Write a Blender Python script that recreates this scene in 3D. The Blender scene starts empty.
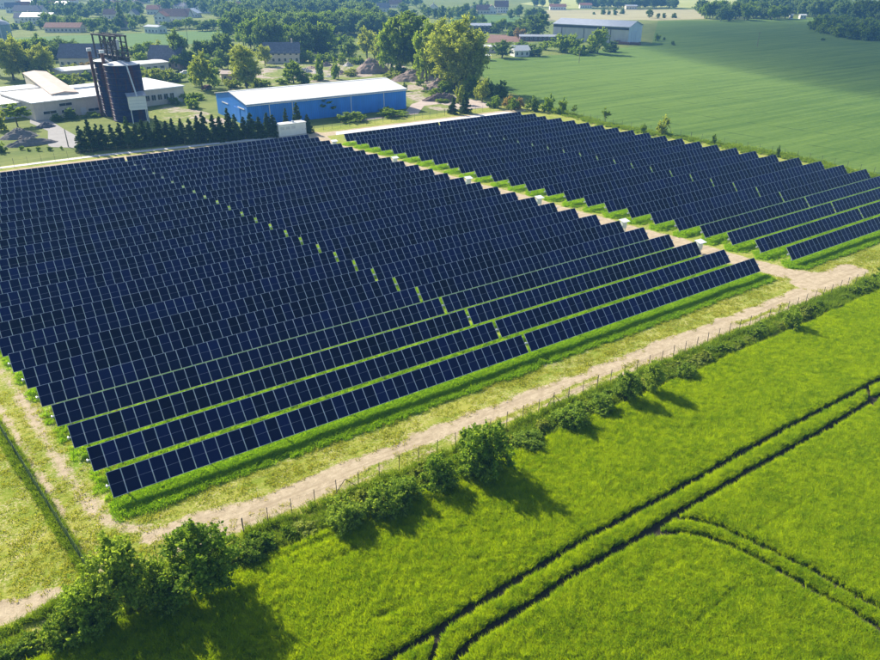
import bpy, math, random
import numpy as np
from mathutils import Vector, Matrix

R = math.radians
SC = bpy.context.scene
COL = SC.collection
random.seed(7)

# ------------------------------------------------------------------ camera
CAM_H, FPX = 39.914, 710.23
CR = np.array([0.82767605, -0.56119356, 0.0037621])
CU = np.array([0.25224471, 0.37799458, 0.89078207])
CF = np.array([0.50132322, 0.73633001, -0.45441516])
CAM = np.array([0.0, 0.0, CAM_H])
cd = bpy.data.cameras.new('camera')
cam = bpy.data.objects.new('camera', cd)
COL.objects.link(cam)
cam.matrix_world = Matrix(((CR[0], CU[0], -CF[0], 0), (CR[1], CU[1], -CF[1], 0), (CR[2], CU[2], -CF[2], CAM_H), (0, 0, 0, 1)))
cd.sensor_width = 36.0
cd.lens = 36.0 * FPX / 880.0
cd.clip_start, cd.clip_end = 0.5, 8000.0
SC.camera = cam

# ------------------------------------------------------------------ light
SUN_EL = R(33.5)
SUN_DIR = Vector((-0.20 * math.cos(SUN_EL), 0.98 * math.cos(SUN_EL), math.sin(SUN_EL))).normalized()
world = bpy.data.worlds.new('World')
SC.world = world
world.use_nodes = True
wt = world.node_tree
sky = wt.nodes.new('ShaderNodeTexSky')
sky.sky_type = 'NISHITA'
sky.sun_disc = False
sky.sun_elevation = SUN_EL
sky.sun_rotation = math.atan2(SUN_DIR.x, SUN_DIR.y)
sky.air_density, sky.dust_density, sky.ozone_density = 1.0, 1.0, 1.5
wt.links.new(sky.outputs[0], wt.nodes['Background'].inputs[0])
wt.nodes['Background'].inputs[1].default_value = 0.10
sl = bpy.data.lights.new('sun', 'SUN')
sl.energy = 5.0
sl.angle = R(0.55)
sl.color = (1.0, 0.93, 0.80)
sun = bpy.data.objects.new('sun', sl)
COL.objects.link(sun)
sun.rotation_euler = SUN_DIR.to_track_quat('Z', 'Y').to_euler()
sun.location = (0, 0, 120)
SC.view_settings.view_transform = 'Standard'
SC.view_settings.look = 'None'
SC.view_settings.exposure = 0.75
SC.view_settings.gamma = 1.0
SC.view_settings.use_curve_mapping = False
SC.cycles.use_denoising = True
SC.cycles.max_bounces = 6
SC.cycles.diffuse_bounces = 2
SC.cycles.glossy_bounces = 2
SC.cycles.transmission_bounces = 3
SC.cycles.transparent_max_bounces = 6
SC.cycles.volume_bounces = 1

# ------------------------------------------------------------------ helpers
def G(px, py, z=0.0):
    """the point at height z that the photograph shows at pixel (px, py)"""
    v = CF + CR * (px - 440) / FPX - CU * (py - 330) / FPX
    t = (z - CAM_H) / v[2]
    p = CAM + v * t
    return Vector((p[0], p[1], p[2]))

def proj(p):
    v = np.array(p, float) - CAM
    d = v @ CF
    return 440 + FPX * (v @ CR) / d, 330 - FPX * (v @ CU) / d, d

def hgt(bx, by, ty):
    """height of an upright thing whose foot is at (bx,by) and whose top is at row ty"""
    g = G(bx, by)
    lo, hi = 0.0, 39.0
    for _ in range(40):
        m = (lo + hi) / 2
        if proj((g.x, g.y, m))[1] > ty: lo = m
        else: hi = m
    return lo

def mpp(bx, by):
    """metres per photo pixel at a ground point"""
    g = G(bx, by)
    return proj((g.x, g.y, 0))[2] / FPX

def tag(o, label=None, cat=None, group=None, kind=None):
    if label: o['label'] = label
    if cat: o['category'] = cat
    if group: o['group'] = group
    if kind: o['kind'] = kind
    return o

def empty(name, loc, rz=0.0):
    o = bpy.data.objects.new(name, None)
    o.empty_display_size = 0.3
    COL.objects.link(o)
    o.location = loc
    o.rotation_euler = (0, 0, rz)
    return o

def link(name, me, parent=None, loc=(0, 0, 0), rot=(0, 0, 0), scale=(1, 1, 1)):
    o = bpy.data.objects.new(name, me)
    COL.objects.link(o)
    if parent is not None: o.parent = parent
    o.location, o.rotation_euler, o.scale = loc, rot, scale
    return o

class MB:
    def __init__(self): self.v, self.f, self.m = [], [], []
    def add(self, vs, fs, mi=0):
        n = len(self.v)
        self.v += [tuple(v) for v in vs]
        self.f += [tuple(i + n for i in f) for f in fs]
        self.m += [mi] * len(fs)
        return self
    def box(self, c, s, mi=0, rz=0.0):
        x, y, z = s[0] / 2, s[1] / 2, s[2] / 2
        ca, sa = math.cos(rz), math.sin(rz)
        vs = []
        for dz in (-z, z):
            for dx, dy in ((-x, -y), (x, -y), (x, y), (-x, y)):
                vs.append((c[0] + dx * ca - dy * sa, c[1] + dx * sa + dy * ca, c[2] + dz))
        return self.add(vs, [(3, 2, 1, 0), (4, 5, 6, 7), (0, 1, 5, 4), (1, 2, 6, 5), (2, 3, 7, 6), (3, 0, 4, 7)], mi)
    def tube(self, p0, p1, r0, r1=None, n=8, mi=0, caps=True):
        r1 = r0 if r1 is None else r1
        p0, p1 = Vector(p0), Vector(p1)
        d = (p1 - p0).normalized()
        a = d.orthogonal().normalized(); b = d.cross(a)
        vs = []
        for p, r in ((p0, r0), (p1, r1)):
            for i in range(n):
                t = 2 * math.pi * i / n
                vs.append(p + (a * math.cos(t) + b * math.sin(t)) * r)
        fs = [(i, (i + 1) % n, n + (i + 1) % n, n + i) for i in range(n)]
        if caps: fs += [tuple(range(n - 1, -1, -1)), tuple(range(n, 2 * n))]
        return self.add(vs, fs, mi)
    def lathe(self, prof, n=24, c=(0, 0, 0), mi=0):
        vs = []
        for r, z in prof:
            for i in range(n):
                t = 2 * math.pi * i / n
                vs.append((c[0] + r * math.cos(t), c[1] + r * math.sin(t), c[2] + z))
        fs = []
        for j in range(len(prof) - 1):
            for i in range(n):
                k = (i + 1) % n
                fs.append((j * n + i, j * n + k, (j + 1) * n + k, (j + 1) * n + i))
        return self.add(vs, fs, mi)
    def mesh(self, name, mats, smooth=False):
        me = bpy.data.meshes.new(name)
        me.from_pydata(self.v, [], self.f)
        for m in (mats if isinstance(mats, (list, tuple)) else [mats]): me.materials.append(m)
        me.polygons.foreach_set('material_index', self.m)
        if smooth: me.polygons.foreach_set('use_smooth', [True] * len(self.f))
        me.update()
        return me
    def obj(self, name, mats, parent=None, smooth=False, **k):
        return link(name, self.mesh(name, mats, smooth), parent, **k)

def np_mesh(name, V, F, mats, smooth=False):
    """V (n,3), F (m,k) with constant k"""
    me = bpy.data.meshes.new(name)
    V = np.asarray(V, np.float32); F = np.asarray(F, np.int32)
    k = F.shape[1]
    me.vertices.add(len(V)); me.vertices.foreach_set('co', V.ravel())
    me.loops.add(F.size); me.loops.foreach_set('vertex_index', F.ravel())
    me.polygons.add(len(F)); me.polygons.foreach_set('loop_start', np.arange(0, F.size, k, dtype=np.int32))
    if smooth: me.polygons.foreach_set('use_smooth', np.ones(len(F), bool))
    for m in (mats if isinstance(mats, (list, tuple)) else [mats]): me.materials.append(m)
    me.update(calc_edges=True); me.validate()
    return me

def sheet(name, pts, z, m, kind='structure'):
    b = MB(); b.add([(p[0], p[1], z) for p in pts], [tuple(range(len(pts)))])
    me = b.mesh(name, m)
    if me.polygons[0].normal.z < 0: me.flip_normals()
    o = link(name, me); tag(o, kind=kind)
    return o

# ------------------------------------------------------------------ materials
class NT:
    def __init__(self, name):
        self.m = bpy.data.materials.new(name); self.m.use_nodes = True
        self.t = self.m.node_tree; self.t.nodes.clear()
        self.out = self.t.nodes.new('ShaderNodeOutputMaterial')
    def n(self, typ, **k):
        nd = self.t.nodes.new(typ)
        for a, v in k.items():
            if a[0] == 'i' and a[1:].isdigit(): self.put(nd.inputs[int(a[1:])], v)
            else: setattr(nd, a, v)
        return nd
    def put(self, inp, v):
        if isinstance(v, bpy.types.NodeSocket): self.t.links.new(v, inp)
        elif isinstance(v, (tuple, list)) and len(v) == 3 and inp.type == 'RGBA': inp.default_value = (*v, 1)
        else: inp.default_value = v
    def math(self, op, a, b=0.0, clamp=False):
        nd = self.n('ShaderNodeMath', operation=op, use_clamp=clamp); self.put(nd.inputs[0], a); self.put(nd.inputs[1], b)
        return nd.outputs[0]
    def pos(self, scale=(1, 1, 1), rz=0.0, obj=False):
        src = self.n('ShaderNodeTexCoord').outputs['Object'] if obj else self.n('ShaderNodeNewGeometry').outputs['Position']
        mp = self.n('ShaderNodeMapping'); self.put(mp.inputs[0], src)
        mp.inputs['Scale'].default_value = scale; mp.inputs['Rotation'].default_value = (0, 0, rz)
        return mp.outputs[0]
    def noise(self, vec, scale, detail=4.0, rough=0.55, dist=0.0):
        nd = self.n('ShaderNodeTexNoise'); self.put(nd.inputs['Vector'], vec)
        nd.inputs['Scale'].default_value = scale; nd.inputs['Detail'].default_value = detail
        nd.inputs['Roughness'].default_value = rough; nd.inputs['Distortion'].default_value = dist
        return nd.outputs[0]
    def ramp(self, f, a, b, lo=0.0, hi=1.0):
        nd = self.n('ShaderNodeMapRange', interpolation_type='SMOOTHSTEP', clamp=True)
        self.put(nd.inputs[0], f); nd.inputs[1].default_value = a; nd.inputs[2].default_value = b
        nd.inputs[3].default_value = lo; nd.inputs[4].default_value = hi
        return nd.outputs[0]
    def mix(self, f, a, b, mode='MIX'):
        nd = self.n('ShaderNodeMix', data_type='RGBA', blend_type=mode)
        self.put(nd.inputs[0], f); self.put(nd.inputs[6], a); self.put(nd.inputs[7], b)
        return nd.outputs[2]
    def bump(self, h, strength=0.5, dist=0.1):
        nd = self.n('ShaderNodeBump'); nd.inputs['Strength'].default_value = strength; nd.inputs['Distance'].default_value = dist
        self.put(nd.inputs['Height'], h)
        return nd.outputs[0]
    def bsdf(self, col, rough=0.7, metal=0.0, spec=0.3, normal=None):
        nd = self.n('ShaderNodeBsdfPrincipled')
        self.put(nd.inputs['Base Color'], col); self.put(nd.inputs['Roughness'], rough); nd.inputs['Metallic'].default_value = metal
        nd.inputs['Specular IOR Level'].default_value = spec
        if normal is not None: self.put(nd.inputs['Normal'], normal)
        return nd.outputs[0]
    def done(self, sh):
        self.t.links.new(sh, self.out.inputs['Surface'])
        return self.m

def plain(name, col, rough=0.7, metal=0.0, spec=0.3, var=0.25, scale=1.2, bump=0.0):
    """a painted / mineral surface with blotchy wear"""
    t = NT(name)
    n1 = t.noise(t.pos(), scale, 5, 0.6); n2 = t.noise(t.pos((1, 1, 0.25)), scale * 5, 3, 0.6)
    f = t.math('ADD', t.math('MULTIPLY', n1, 0.6), t.math('MULTIPLY', n2, 0.4))
    c = t.mix(t.ramp(f, 0.3, 0.7), tuple(x * (1 - var) for x in col), tuple(min(1, x * (1 + var * 0.6)) for x in col))
    nrm = t.bump(n2, 0.5, bump) if bump else None
    return t.done(t.bsdf(c, rough, metal, spec, nrm))

def ribbed(name, col, pitch=0.5, axis=0, rough=0.5, spec=0.4, var=0.15, dark=0.75):
    """profiled sheet: ribs along the object's own axis"""
    t = NT(name)
    p = t.pos(obj=True)
    sx = t.n('ShaderNodeSeparateXYZ', i0=p).outputs[axis]
    s = t.math('SINE', t.math('MULTIPLY', sx, 2 * math.pi / pitch))
    f = t.ramp(s, 0.3, 0.95)
    n1 = t.noise(t.pos((1, 1, 0.3)), 0.5, 5, 0.6)
    c = t.mix(t.ramp(n1, 0.3, 0.7), tuple(x * (1 - var) for x in col), tuple(min(1, x * (1 + var)) for x in col))
    c = t.mix(t.math('MULTIPLY', f, 0.5), c, tuple(x * dark for x in col))
    return t.done(t.bsdf(c, rough, 0, spec, t.bump(s, 0.4, 0.04)))

def tiled(name, col, rough=0.8):
    t = NT(name)
    p = t.pos(obj=True)
    br = t.n('ShaderNodeTexBrick'); t.put(br.inputs['Vector'], p)
    br.inputs['Scale'].default_value = 1.0; br.inputs['Brick Width'].default_value = 0.5; br.inputs['Row Height'].default_value = 0.45
    br.inputs['Mortar Size'].default_value = 0.03
    br.inputs['Color1'].default_value = (*[x * 0.8 for x in col], 1); br.inputs['Color2'].default_value = (*[min(1, x * 1.2) for x in col], 1)
    br.inputs['Mortar'].default_value = (*[x * 0.5 for x in col], 1)
    n1 = t.noise(t.pos(), 0.6, 5, 0.6)
    c = t.mix(t.ramp(n1, 0.35, 0.75, 0, 0.5), br.outputs[0], tuple(min(1, x * 0.6) for x in col))
    return t.done(t.bsdf(c, rough, 0, 0.2))

def leaf_mat(name, a, b, trans=0.45, bright=1.0, big=0.12, each=0.5):
    """leaves: two hues mixed per leaf and per plant, light shining through them"""
    t = NT(name)
    isl = t.n('ShaderNodeNewGeometry').outputs['Random Per Island']
    oi = t.n('ShaderNodeObjectInfo').outputs['Random']
    nz = t.noise(t.pos(), big, 3, 0.6)
    f = t.math('ADD', t.math('MULTIPLY', isl, each), t.math('ADD', t.math('MULTIPLY', oi, 0.7 - each), t.math('MULTIPLY', nz, 0.4)), True)
    c = t.mix(t.ramp(f, 0.2, 0.85), a, b)
    d = t.bsdf(c, 0.65, 0, 0.05)
    tr = t.n('ShaderNodeBsdfTranslucent'); t.put(tr.inputs[0], t.mix(1.0, c, (1.25 * bright, 1.15 * bright, 0.5 * bright), 'MULTIPLY'))
    mx = t.n('ShaderNodeMixShader'); mx.inputs[0].default_value = trans
    t.t.links.new(d, mx.inputs[1]); t.t.links.new(tr.outputs[0], mx.inputs[2])
    return t.done(mx.outputs[0])

M = {}
M['leaf_fresh'] = leaf_mat('leaf_fresh', (0.12, 0.235, 0.022), (0.38, 0.51, 0.085), 0.58)
M['leaf_mid'] = leaf_mat('leaf_mid', (0.12, 0.24, 0.025), (0.36, 0.50, 0.075), 0.58)
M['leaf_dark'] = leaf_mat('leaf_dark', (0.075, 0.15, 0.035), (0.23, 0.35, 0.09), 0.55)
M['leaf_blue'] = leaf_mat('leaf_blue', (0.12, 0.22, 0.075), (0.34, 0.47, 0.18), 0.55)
M['leaf_yellow'] = leaf_mat('leaf_yellow', (0.20, 0.29, 0.035), (0.50, 0.57, 0.14), 0.58)
M['leaf_russet'] = leaf_mat('leaf_russet', (0.28, 0.22, 0.08), (0.52, 0.42, 0.17), 0.5)
M['needle'] = leaf_mat('needle', (0.03, 0.07, 0.022), (0.11, 0.19, 0.05), 0.4)
M['bark'] = plain('bark', (0.11, 0.085, 0.06), 0.9, 0, 0.1, 0.4, 3.0)
M['crop'] = leaf_mat('crop', (0.16, 0.305, 0.001), (0.49, 0.615, 0.003), 0.6, 1.1, 0.25, 0.22)
M['tall_grass'] = leaf_mat('tall_grass', (0.17, 0.36, 0.010), (0.36, 0.55, 0.025), 0.6, 1.15, 0.4)
M['rank_grass'] = leaf_mat('rank_grass', (0.12, 0.23, 0.012), (0.32, 0.44, 0.04), 0.5, 1.0, 0.3)
M['short_grass'] = leaf_mat('short_grass', (0.26, 0.33, 0.02), (0.52, 0.52, 0.10), 0.5, 1.0, 0.2)
M['alu'] = plain('aluminium', (0.62, 0.65, 0.72), 0.38, 0.0, 0.6, 0.1, 2.0)
M['steel'] = plain('galvanised_steel', (0.55, 0.58, 0.62), 0.45, 0.3, 0.5, 0.2, 2.0)
M['white'] = plain('white_paint', (0.80, 0.80, 0.78), 0.5, 0, 0.4, 0.08, 0.8)
M['white_roof'] = ribbed('white_roof_sheet', (0.78, 0.77, 0.74), 1.0, 0, 0.5, 0.3, 0.05, 0.88)
M['blue'] = ribbed('blue_wall_sheet', (0.025, 0.23, 0.74), 0.6, 0, 0.5, 0.4, 0.12, 0.75)
M['blue_gable'] = ribbed('blue_gable_sheet', (0.025, 0.23, 0.74), 0.6, 1, 0.5, 0.4, 0.12, 0.75)
M['grey_sheet'] = ribbed('grey_wall_sheet', (0.50, 0.49, 0.47), 0.7, 0, 0.6, 0.3, 0.1, 0.85)
M['pale_blue_sheet'] = ribbed('pale_blue_sheet', (0.62, 0.70, 0.76), 0.7, 1, 0.6, 0.3, 0.08, 0.85)
M['dark_sheet'] = plain('dark_glazing_and_shade', (0.02, 0.025, 0.04), 0.25, 0, 0.5, 0.2, 1.0)
M['grey_roof'] = ribbed('grey_roof_sheet', (0.42, 0.44, 0.48), 1.0, 0, 0.35, 0.5, 0.1, 0.9)
M['render_beige'] = plain('beige_render', (0.72, 0.62, 0.52), 0.85, 0, 0.2, 0.12, 0.5)
M['render_white'] = plain('white_render', (0.74, 0.72, 0.68), 0.85, 0, 0.2, 0.1, 0.5)
M['render_pink'] = plain('pink_render', (0.60, 0.42, 0.34), 0.85, 0, 0.2, 0.15, 0.5)
M['roof_pink'] = plain('faded_roofing', (0.62, 0.48, 0.40), 0.8, 0, 0.2, 0.15, 0.4)
M['tile_red'] = tiled('red_roof_tiles', (0.36, 0.17, 0.12))
M['tile_brown'] = tiled('brown_roof_tiles', (0.26, 0.17, 0.15))
M['tile_grey'] = tiled('grey_roof_tiles', (0.20, 0.21, 0.25))
M['tile_slate'] = tiled('slate_roof', (0.11, 0.13, 0.18))
M['glass'] = plain('window_glass', (0.03, 0.035, 0.045), 0.12, 0, 0.6, 0.2, 1.0)
M['rust'] = plain('rusted_steel', (0.16, 0.07, 0.055), 0.8, 0, 0.3, 0.4, 1.5)
M['dark_steel'] = plain('dark_steel', (0.045, 0.04, 0.05), 0.6, 0, 0.4, 0.4, 1.0)
def silo_material():
    t = NT('silo_sheet'); p = t.pos(obj=True)
    n1 = t.noise(t.pos((1, 1, 0.12), 0, True), 0.55, 4, 0.6); n2 = t.noise(p, 1.5, 4, 0.6)
    c = t.mix(t.ramp(n2, 0.3, 0.7), (0.010, 0.014, 0.05), (0.022, 0.03, 0.10))
    c = t.mix(t.ramp(t.math('ADD', n1, t.math('MULTIPLY', n2, 0.25)), 0.60, 0.76, 0, 0.85), c, (0.075, 0.022, 0.020))
    sz = t.n('ShaderNodeSeparateXYZ', i0=p).outputs[2]; h = t.math('SINE', t.math('MULTIPLY', sz, 8.0))
    return t.done(t.bsdf(c, 0.6, 0, 0.1, t.bump(h, 0.4, 0.05)))
M['silo_steel'] = silo_material()
M['silo_cap'] = plain('silo_roof_sheet', (0.66, 0.68, 0.72), 0.45, 0, 0.4, 0.1, 0.6)
M['post'] = plain('fence_post_paint', (0.10, 0.10, 0.09), 0.7, 0, 0.3, 0.3, 3)
M['green_wire'] = plain('green_coated_wire', (0.04, 0.12, 0.03), 0.6, 0, 0.3, 0.3, 3)
M['wood'] = plain('weathered_wood', (0.30, 0.24, 0.19), 0.85, 0, 0.2, 0.3, 2)
M['concrete'] = plain('concrete', (0.50, 0.47, 0.43), 0.9, 0, 0.2, 0.15, 0.7)
M['tyre'] = plain('rubber', (0.02, 0.02, 0.02), 0.9, 0, 0.2, 0.2, 3)

def glass_mat(name, src):
    t = NT(name)
    if src == 'object': rnd = t.n('ShaderNodeSeparateColor', i0=t.n('ShaderNodeObjectInfo').outputs['Color']).outputs[0]
    else: rnd = t.n('ShaderNodeAttribute', attribute_name='tone').outputs['Fac']
    c = t.mix(t.ramp(rnd, 0.0, 1.0), (0.0005, 0.0008, 0.016), (0.005, 0.010, 0.085))  # navy tint per panel; its row-wise share paints in uneven sky reflection
    p = t.pos(obj=True)
    n1 = t.noise(p, 0.8, 3, 0.6)
    c = t.mix(t.ramp(n1, 0.4, 0.75, 0, 0.35), c, (0.004, 0.008, 0.065))
    return t.done(t.bsdf(c, t.ramp(rnd, 0, 1, 0.10, 0.22), 0, 0.15))
M['cell_gap'] = plain('cell_gap', (0.34, 0.36, 0.44), 0.4, 0, 0.4, 0.1, 2.0)
M['cell'] = glass_mat('solar_cell_glass', 'object')
M['cell_far'] = glass_mat('solar_cell_glass_far', 'attr')

# ------------------------------------------------------------------ layout numbers of the park
W, SL, TILT, HC = 1.15, 2.20, R(48.1), 1.5
DY = 4.5838
LY0, RY0 = 53.95, 53.84
FENCE_Y = 43.8
SN, CS = math.sin(TILT), math.cos(TILT)
def left_x(k): return 3.81 - 0.683 * k
def left_gap(k): return 48.82 - 0.711 * k
def left_end(k): return 92.39 - 0.722 * k
def right_x(k): return 100.0 - 0.746 * k
def right_gap(k): return 130.5 - 0.80 * k
def right_end(k): return 161.6 - 0.88 * k
NL, NR = 26, 25

# ------------------------------------------------------------------ value noise for layout
_rs = np.random.RandomState(3)
_tab = _rs.rand(256, 256)
def vnoise(x, y, s):
    x = np.asarray(x, float) / s; y = np.asarray(y, float) / s
    xi, yi = np.floor(x).astype(int), np.floor(y).astype(int)
    fx, fy = x - xi, y - yi
    fx, fy = fx * fx * (3 - 2 * fx), fy * fy * (3 - 2 * fy)
    g = lambda a, b: _tab[a & 255, b & 255]
    return (g(xi, yi) * (1 - fx) + g(xi + 1, yi) * fx) * (1 - fy) + (g(xi, yi + 1) * (1 - fx) + g(xi + 1, yi + 1) * fx) * fy
def fbm(x, y, s): return 0.5 * vnoise(x, y, s) + 0.3 * vnoise(x + 37, y + 11, s / 2.1) + 0.2 * vnoise(x + 5, y + 71, s / 4.3)

def seg_dist(x, y, pts):
    """distance to a polyline and the position along it"""
    best = np.full(np.shape(x), 1e9); tt = np.zeros(np.shape(x)); acc = 0.0
    for a, b in zip(pts[:-1], pts[1:]):
        dx, dy = b[0] - a[0], b[1] - a[1]; L = math.hypot(dx, dy)
        t = np.clip(((x - a[0]) * dx + (y - a[1]) * dy) / (L * L), 0, 1)
        d = np.hypot(x - a[0] - t * dx, y - a[1] - t * dy)
        m = d < best
        best = np.where(m, d, best); tt = np.where(m, acc + t * L, tt); acc += L
    return best, tt

def GP(*pp): return [G(a, b)[:2] for a, b in pp]

PATH_MID = [(100.5, 46.5), (96.6, 52)] + [(96.3 - 0.735 * k, 53.9 + DY * k) for k in range(1, 26)] + [(77, 174)]
TRK_FRONT = [(7, 45.2), (13, 45.9), (22, 46.2), (30, 46.2), (50, 46.0), (70, 45.8), (90, 45.8), (104.5, 46.4)]
TRK_LEFT_A = GP((0, 372), (20, 395), (45, 440), (70, 480), (95, 515), (128, 528), (165, 528))
TRK_LEFT_B = GP((-12, 398), (10, 425), (47, 492), (72, 535), (100, 575))
TRK_OUT = GP((-40, 628), (0, 614), (40, 600), (88, 590))
TRK_BACK = [(0, 178.3), (20, 179.2), (78, 177.6), (105, 177.5), (150, 177.0)]

def dirt_mask(x, y):
    n = fbm(x, y, 5.0) - 0.5; n2 = fbm(x + 90, y + 40, 1.3) - 0.5
    def strip(pts, hw, soft=0.5, amp=1.6):
        d, t = seg_dist(x, y, pts)
        return np.clip((hw - d + n * amp + n2 * 0.9) / soft * 0.5 + 0.5, 0, 1), d, t
    m, d, t = strip(TRK_FRONT, 1.55, 0.6, 1.5)
    med = np.clip(1.2 - np.abs(y - 45.3 + n * 1.5) / 0.45, 0, 1) * np.clip((t - 2) / 3, 0, 1) * np.clip((fbm(x, y + 9, 9.0) - 0.36) * 7, 0, 1)
    m = m * (1 - 0.85 * med)
    e, _, _ = strip(GP((150, 537), (200, 520), (275, 500)), 1.0, 0.6, 1.2); m = np.maximum(m, e)
    e, _, _ = strip([(95.5, 47.6), (100, 47.0), (106.5, 47.0)], 2.3, 0.6, 1.6); m = np.maximum(m, e)
    e, _, _ = strip(PATH_MID, 2.25, 0.6, 1.2); m = np.maximum(m, e)
    e, _, _ = strip(TRK_LEFT_A, 0.6, 0.9, 1.7); m = np.maximum(m, e * 0.9)
    e, _, _ = strip([(p[0] + 1.5, p[1] + 0.5) for p in TRK_LEFT_A[:4]], 0.15, 0.9, 1.7); m = np.maximum(m, e * 0.7)
    e, _, _ = strip(GP((5, 455), (30, 505), (52, 545)), 0.0, 0.9, 1.5); m = np.maximum(m, e * 0.75)
    e, _, _ = strip(GP((-10, 470), (5, 510), (10, 560)), 0.2, 2.0, 2.2); m = np.maximum(m, e * 0.6)
    e, _, _ = strip(TRK_LEFT_B, 0.35, 0.6, 1.0); m = np.maximum(m, e * 0.95)
    e, _, _ = strip([(p[0] - 1.6, p[1] - 0.3) for p in TRK_LEFT_B], 0.0, 0.8, 1.5); m = np.maximum(m, e * 0.6)
    e, _, _ = strip(TRK_OUT, 1.0, 0.7, 1.8); m = np.maximum(m, e * 0.95)
    e, _, _ = strip(TRK_BACK, 2.3, 0.5, 0.8); m = np.maximum(m, e)
    e, _, _ = strip([(78, 168), (80, 180)], 3.0, 0.6, 1.5); m = np.maximum(m, e)
    sp = np.clip((fbm(x + 13, y + 57, 3.0) - 0.55) * 6, 0, 1) * np.clip((fbm(x, y, 14) - 0.45) * 6 + np.clip((8 - x) / 5, 0, 0.9), 0, 1)
    m = np.maximum(m, sp * 0.45 * (y < 53))
    return m

def lush_mask(x, y):
    """1 where the long bright grass grows round and in front of the panel rows"""
    out = np.zeros(np.shape(x))
    k = np.clip(np.round((y - LY0 + 0.9) / DY), 0, NL - 1)
    dyl = np.abs(y - (LY0 + DY * k) + 1.1)
    inx = ((x > left_x(k) - 0.6) & (x < left_end(k) + 0.7)) | ((x > right_x(k) - 1.3 + 0.9 * dyl) & (x < right_end(k) + 0.8) & (k < NR))
    w = 1.95 + 0.9 * (fbm(x, y, 4.0) - 0.5)
    out = np.where(inx & (y < LY0 + DY * NL), np.clip((w - dyl) / 0.6 + 0.5, 0, 1), 0)
    return out

# ------------------------------------------------------------------ ground
def meadow_material():
    t = NT('park_meadow')
    dirt = t.n('ShaderNodeAttribute', attribute_name='dirt').outputs['Fac']
    lush = t.n('ShaderNodeAttribute', attribute_name='lush').outputs['Fac']
    p = t.pos()
    big = t.noise(p, 0.09, 4, 0.6); mid = t.noise(t.pos((0.35, 1.6, 1)), 0.9, 5, 0.65, 0.6); fine = t.noise(p, 4.5, 5, 0.7)
    vf = t.noise(p, 14.0, 3, 0.7)
    f = t.math('ADD', t.math('MULTIPLY', big, 0.35), t.math('ADD', t.math('MULTIPLY', mid, 0.4), t.math('MULTIPLY', fine, 0.25)))
    gr = t.mix(t.ramp(f, 0.38, 0.62), (0.19, 0.27, 0.014), (0.42, 0.41, 0.075))
    gr = t.mix(t.math('MULTIPLY', t.ramp(fine, 0.45, 0.68), t.ramp(t.noise(p, 0.35, 4, 0.6), 0.42, 0.62, 0.15, 1.0)), gr, (0.62, 0.53, 0.28))
    gr = t.mix(t.ramp(fine, 0.28, 0.45, 0.75, 0), gr, (0.13, 0.20, 0.012))
    gr = t.mix(lush, gr, t.mix(t.ramp(fine, 0.35, 0.65), (0.13, 0.25, 0.008), (0.27, 0.38, 0.02)))
    br = t.noise(p, 1.3, 5, 0.7)
    di = t.mix(t.ramp(br, 0.3, 0.7), (0.46, 0.36, 0.235), (0.64, 0.525, 0.36))
    di = t.mix(t.ramp(vf, 0.5, 0.75, 0, 0.6), di, (0.36, 0.27, 0.18))
    rut = t.noise(t.pos((0.06, 1.0, 1)), 1.5, 4, 0.6)
    di = t.mix(t.ramp(rut, 0.48, 0.68, 0, 0.7), di, (0.40, 0.31, 0.20))
    dd = t.math('ADD', dirt, t.math('MULTIPLY', t.math('SUBTRACT', t.math('ADD', t.math('MULTIPLY', fine, 0.6), t.math('MULTIPLY', br, 0.4)), 0.5), 1.5))
    c = t.mix(t.ramp(dd, 0.38, 0.66), gr, di)
    b = t.math('ADD', t.math('MULTIPLY', fine, 0.6), t.math('MULTIPLY', vf, 0.5))
    return t.done(t.bsdf(c, 0.95, 0, 0.1, t.bump(b, 0.9, 0.12)))

def field_material(name, a, b, c3, ang, wave, stretch=0.05, rough=0.95):
    t = NT(name)
    p = t.pos((stretch, 1, 1), ang)
    st = t.noise(p, wave, 5, 0.6); big = t.noise(t.pos((0.4, 1, 1), ang), 0.012, 4, 0.55); fine = t.noise(t.pos(), 0.7, 4, 0.65)
    f = t.math('ADD', t.math('MULTIPLY', st, 0.5), t.math('ADD', t.math('MULTIPLY', big, 0.35), t.math('MULTIPLY', fine, 0.2)))
    c = t.mix(t.ramp(f, 0.38, 0.66), a, b)
    sx = t.n('ShaderNodeSeparateXYZ', i0=t.pos((1, 1, 1), ang)).outputs[1]
    wob = t.math('ADD', sx, t.math('MULTIPLY', t.noise(t.pos((0.3, 0.3, 1)), 0.02, 2, 0.5), 6.0))
    tram = t.math('PINGPONG', wob, 9.0)
    ln = t.math('MULTIPLY', t.ramp(tram, 0.0, 0.55, 0.75, 0), t.ramp(t.noise(t.pos((0.02, 0.3, 1), ang), 0.6, 2, 0.5), 0.42, 0.6))
    c = t.mix(ln, c, c3)
    return t.done(t.bsdf(c, rough, 0, 0.1, t.bump(fine, 0.6, 0.25)))

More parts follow.
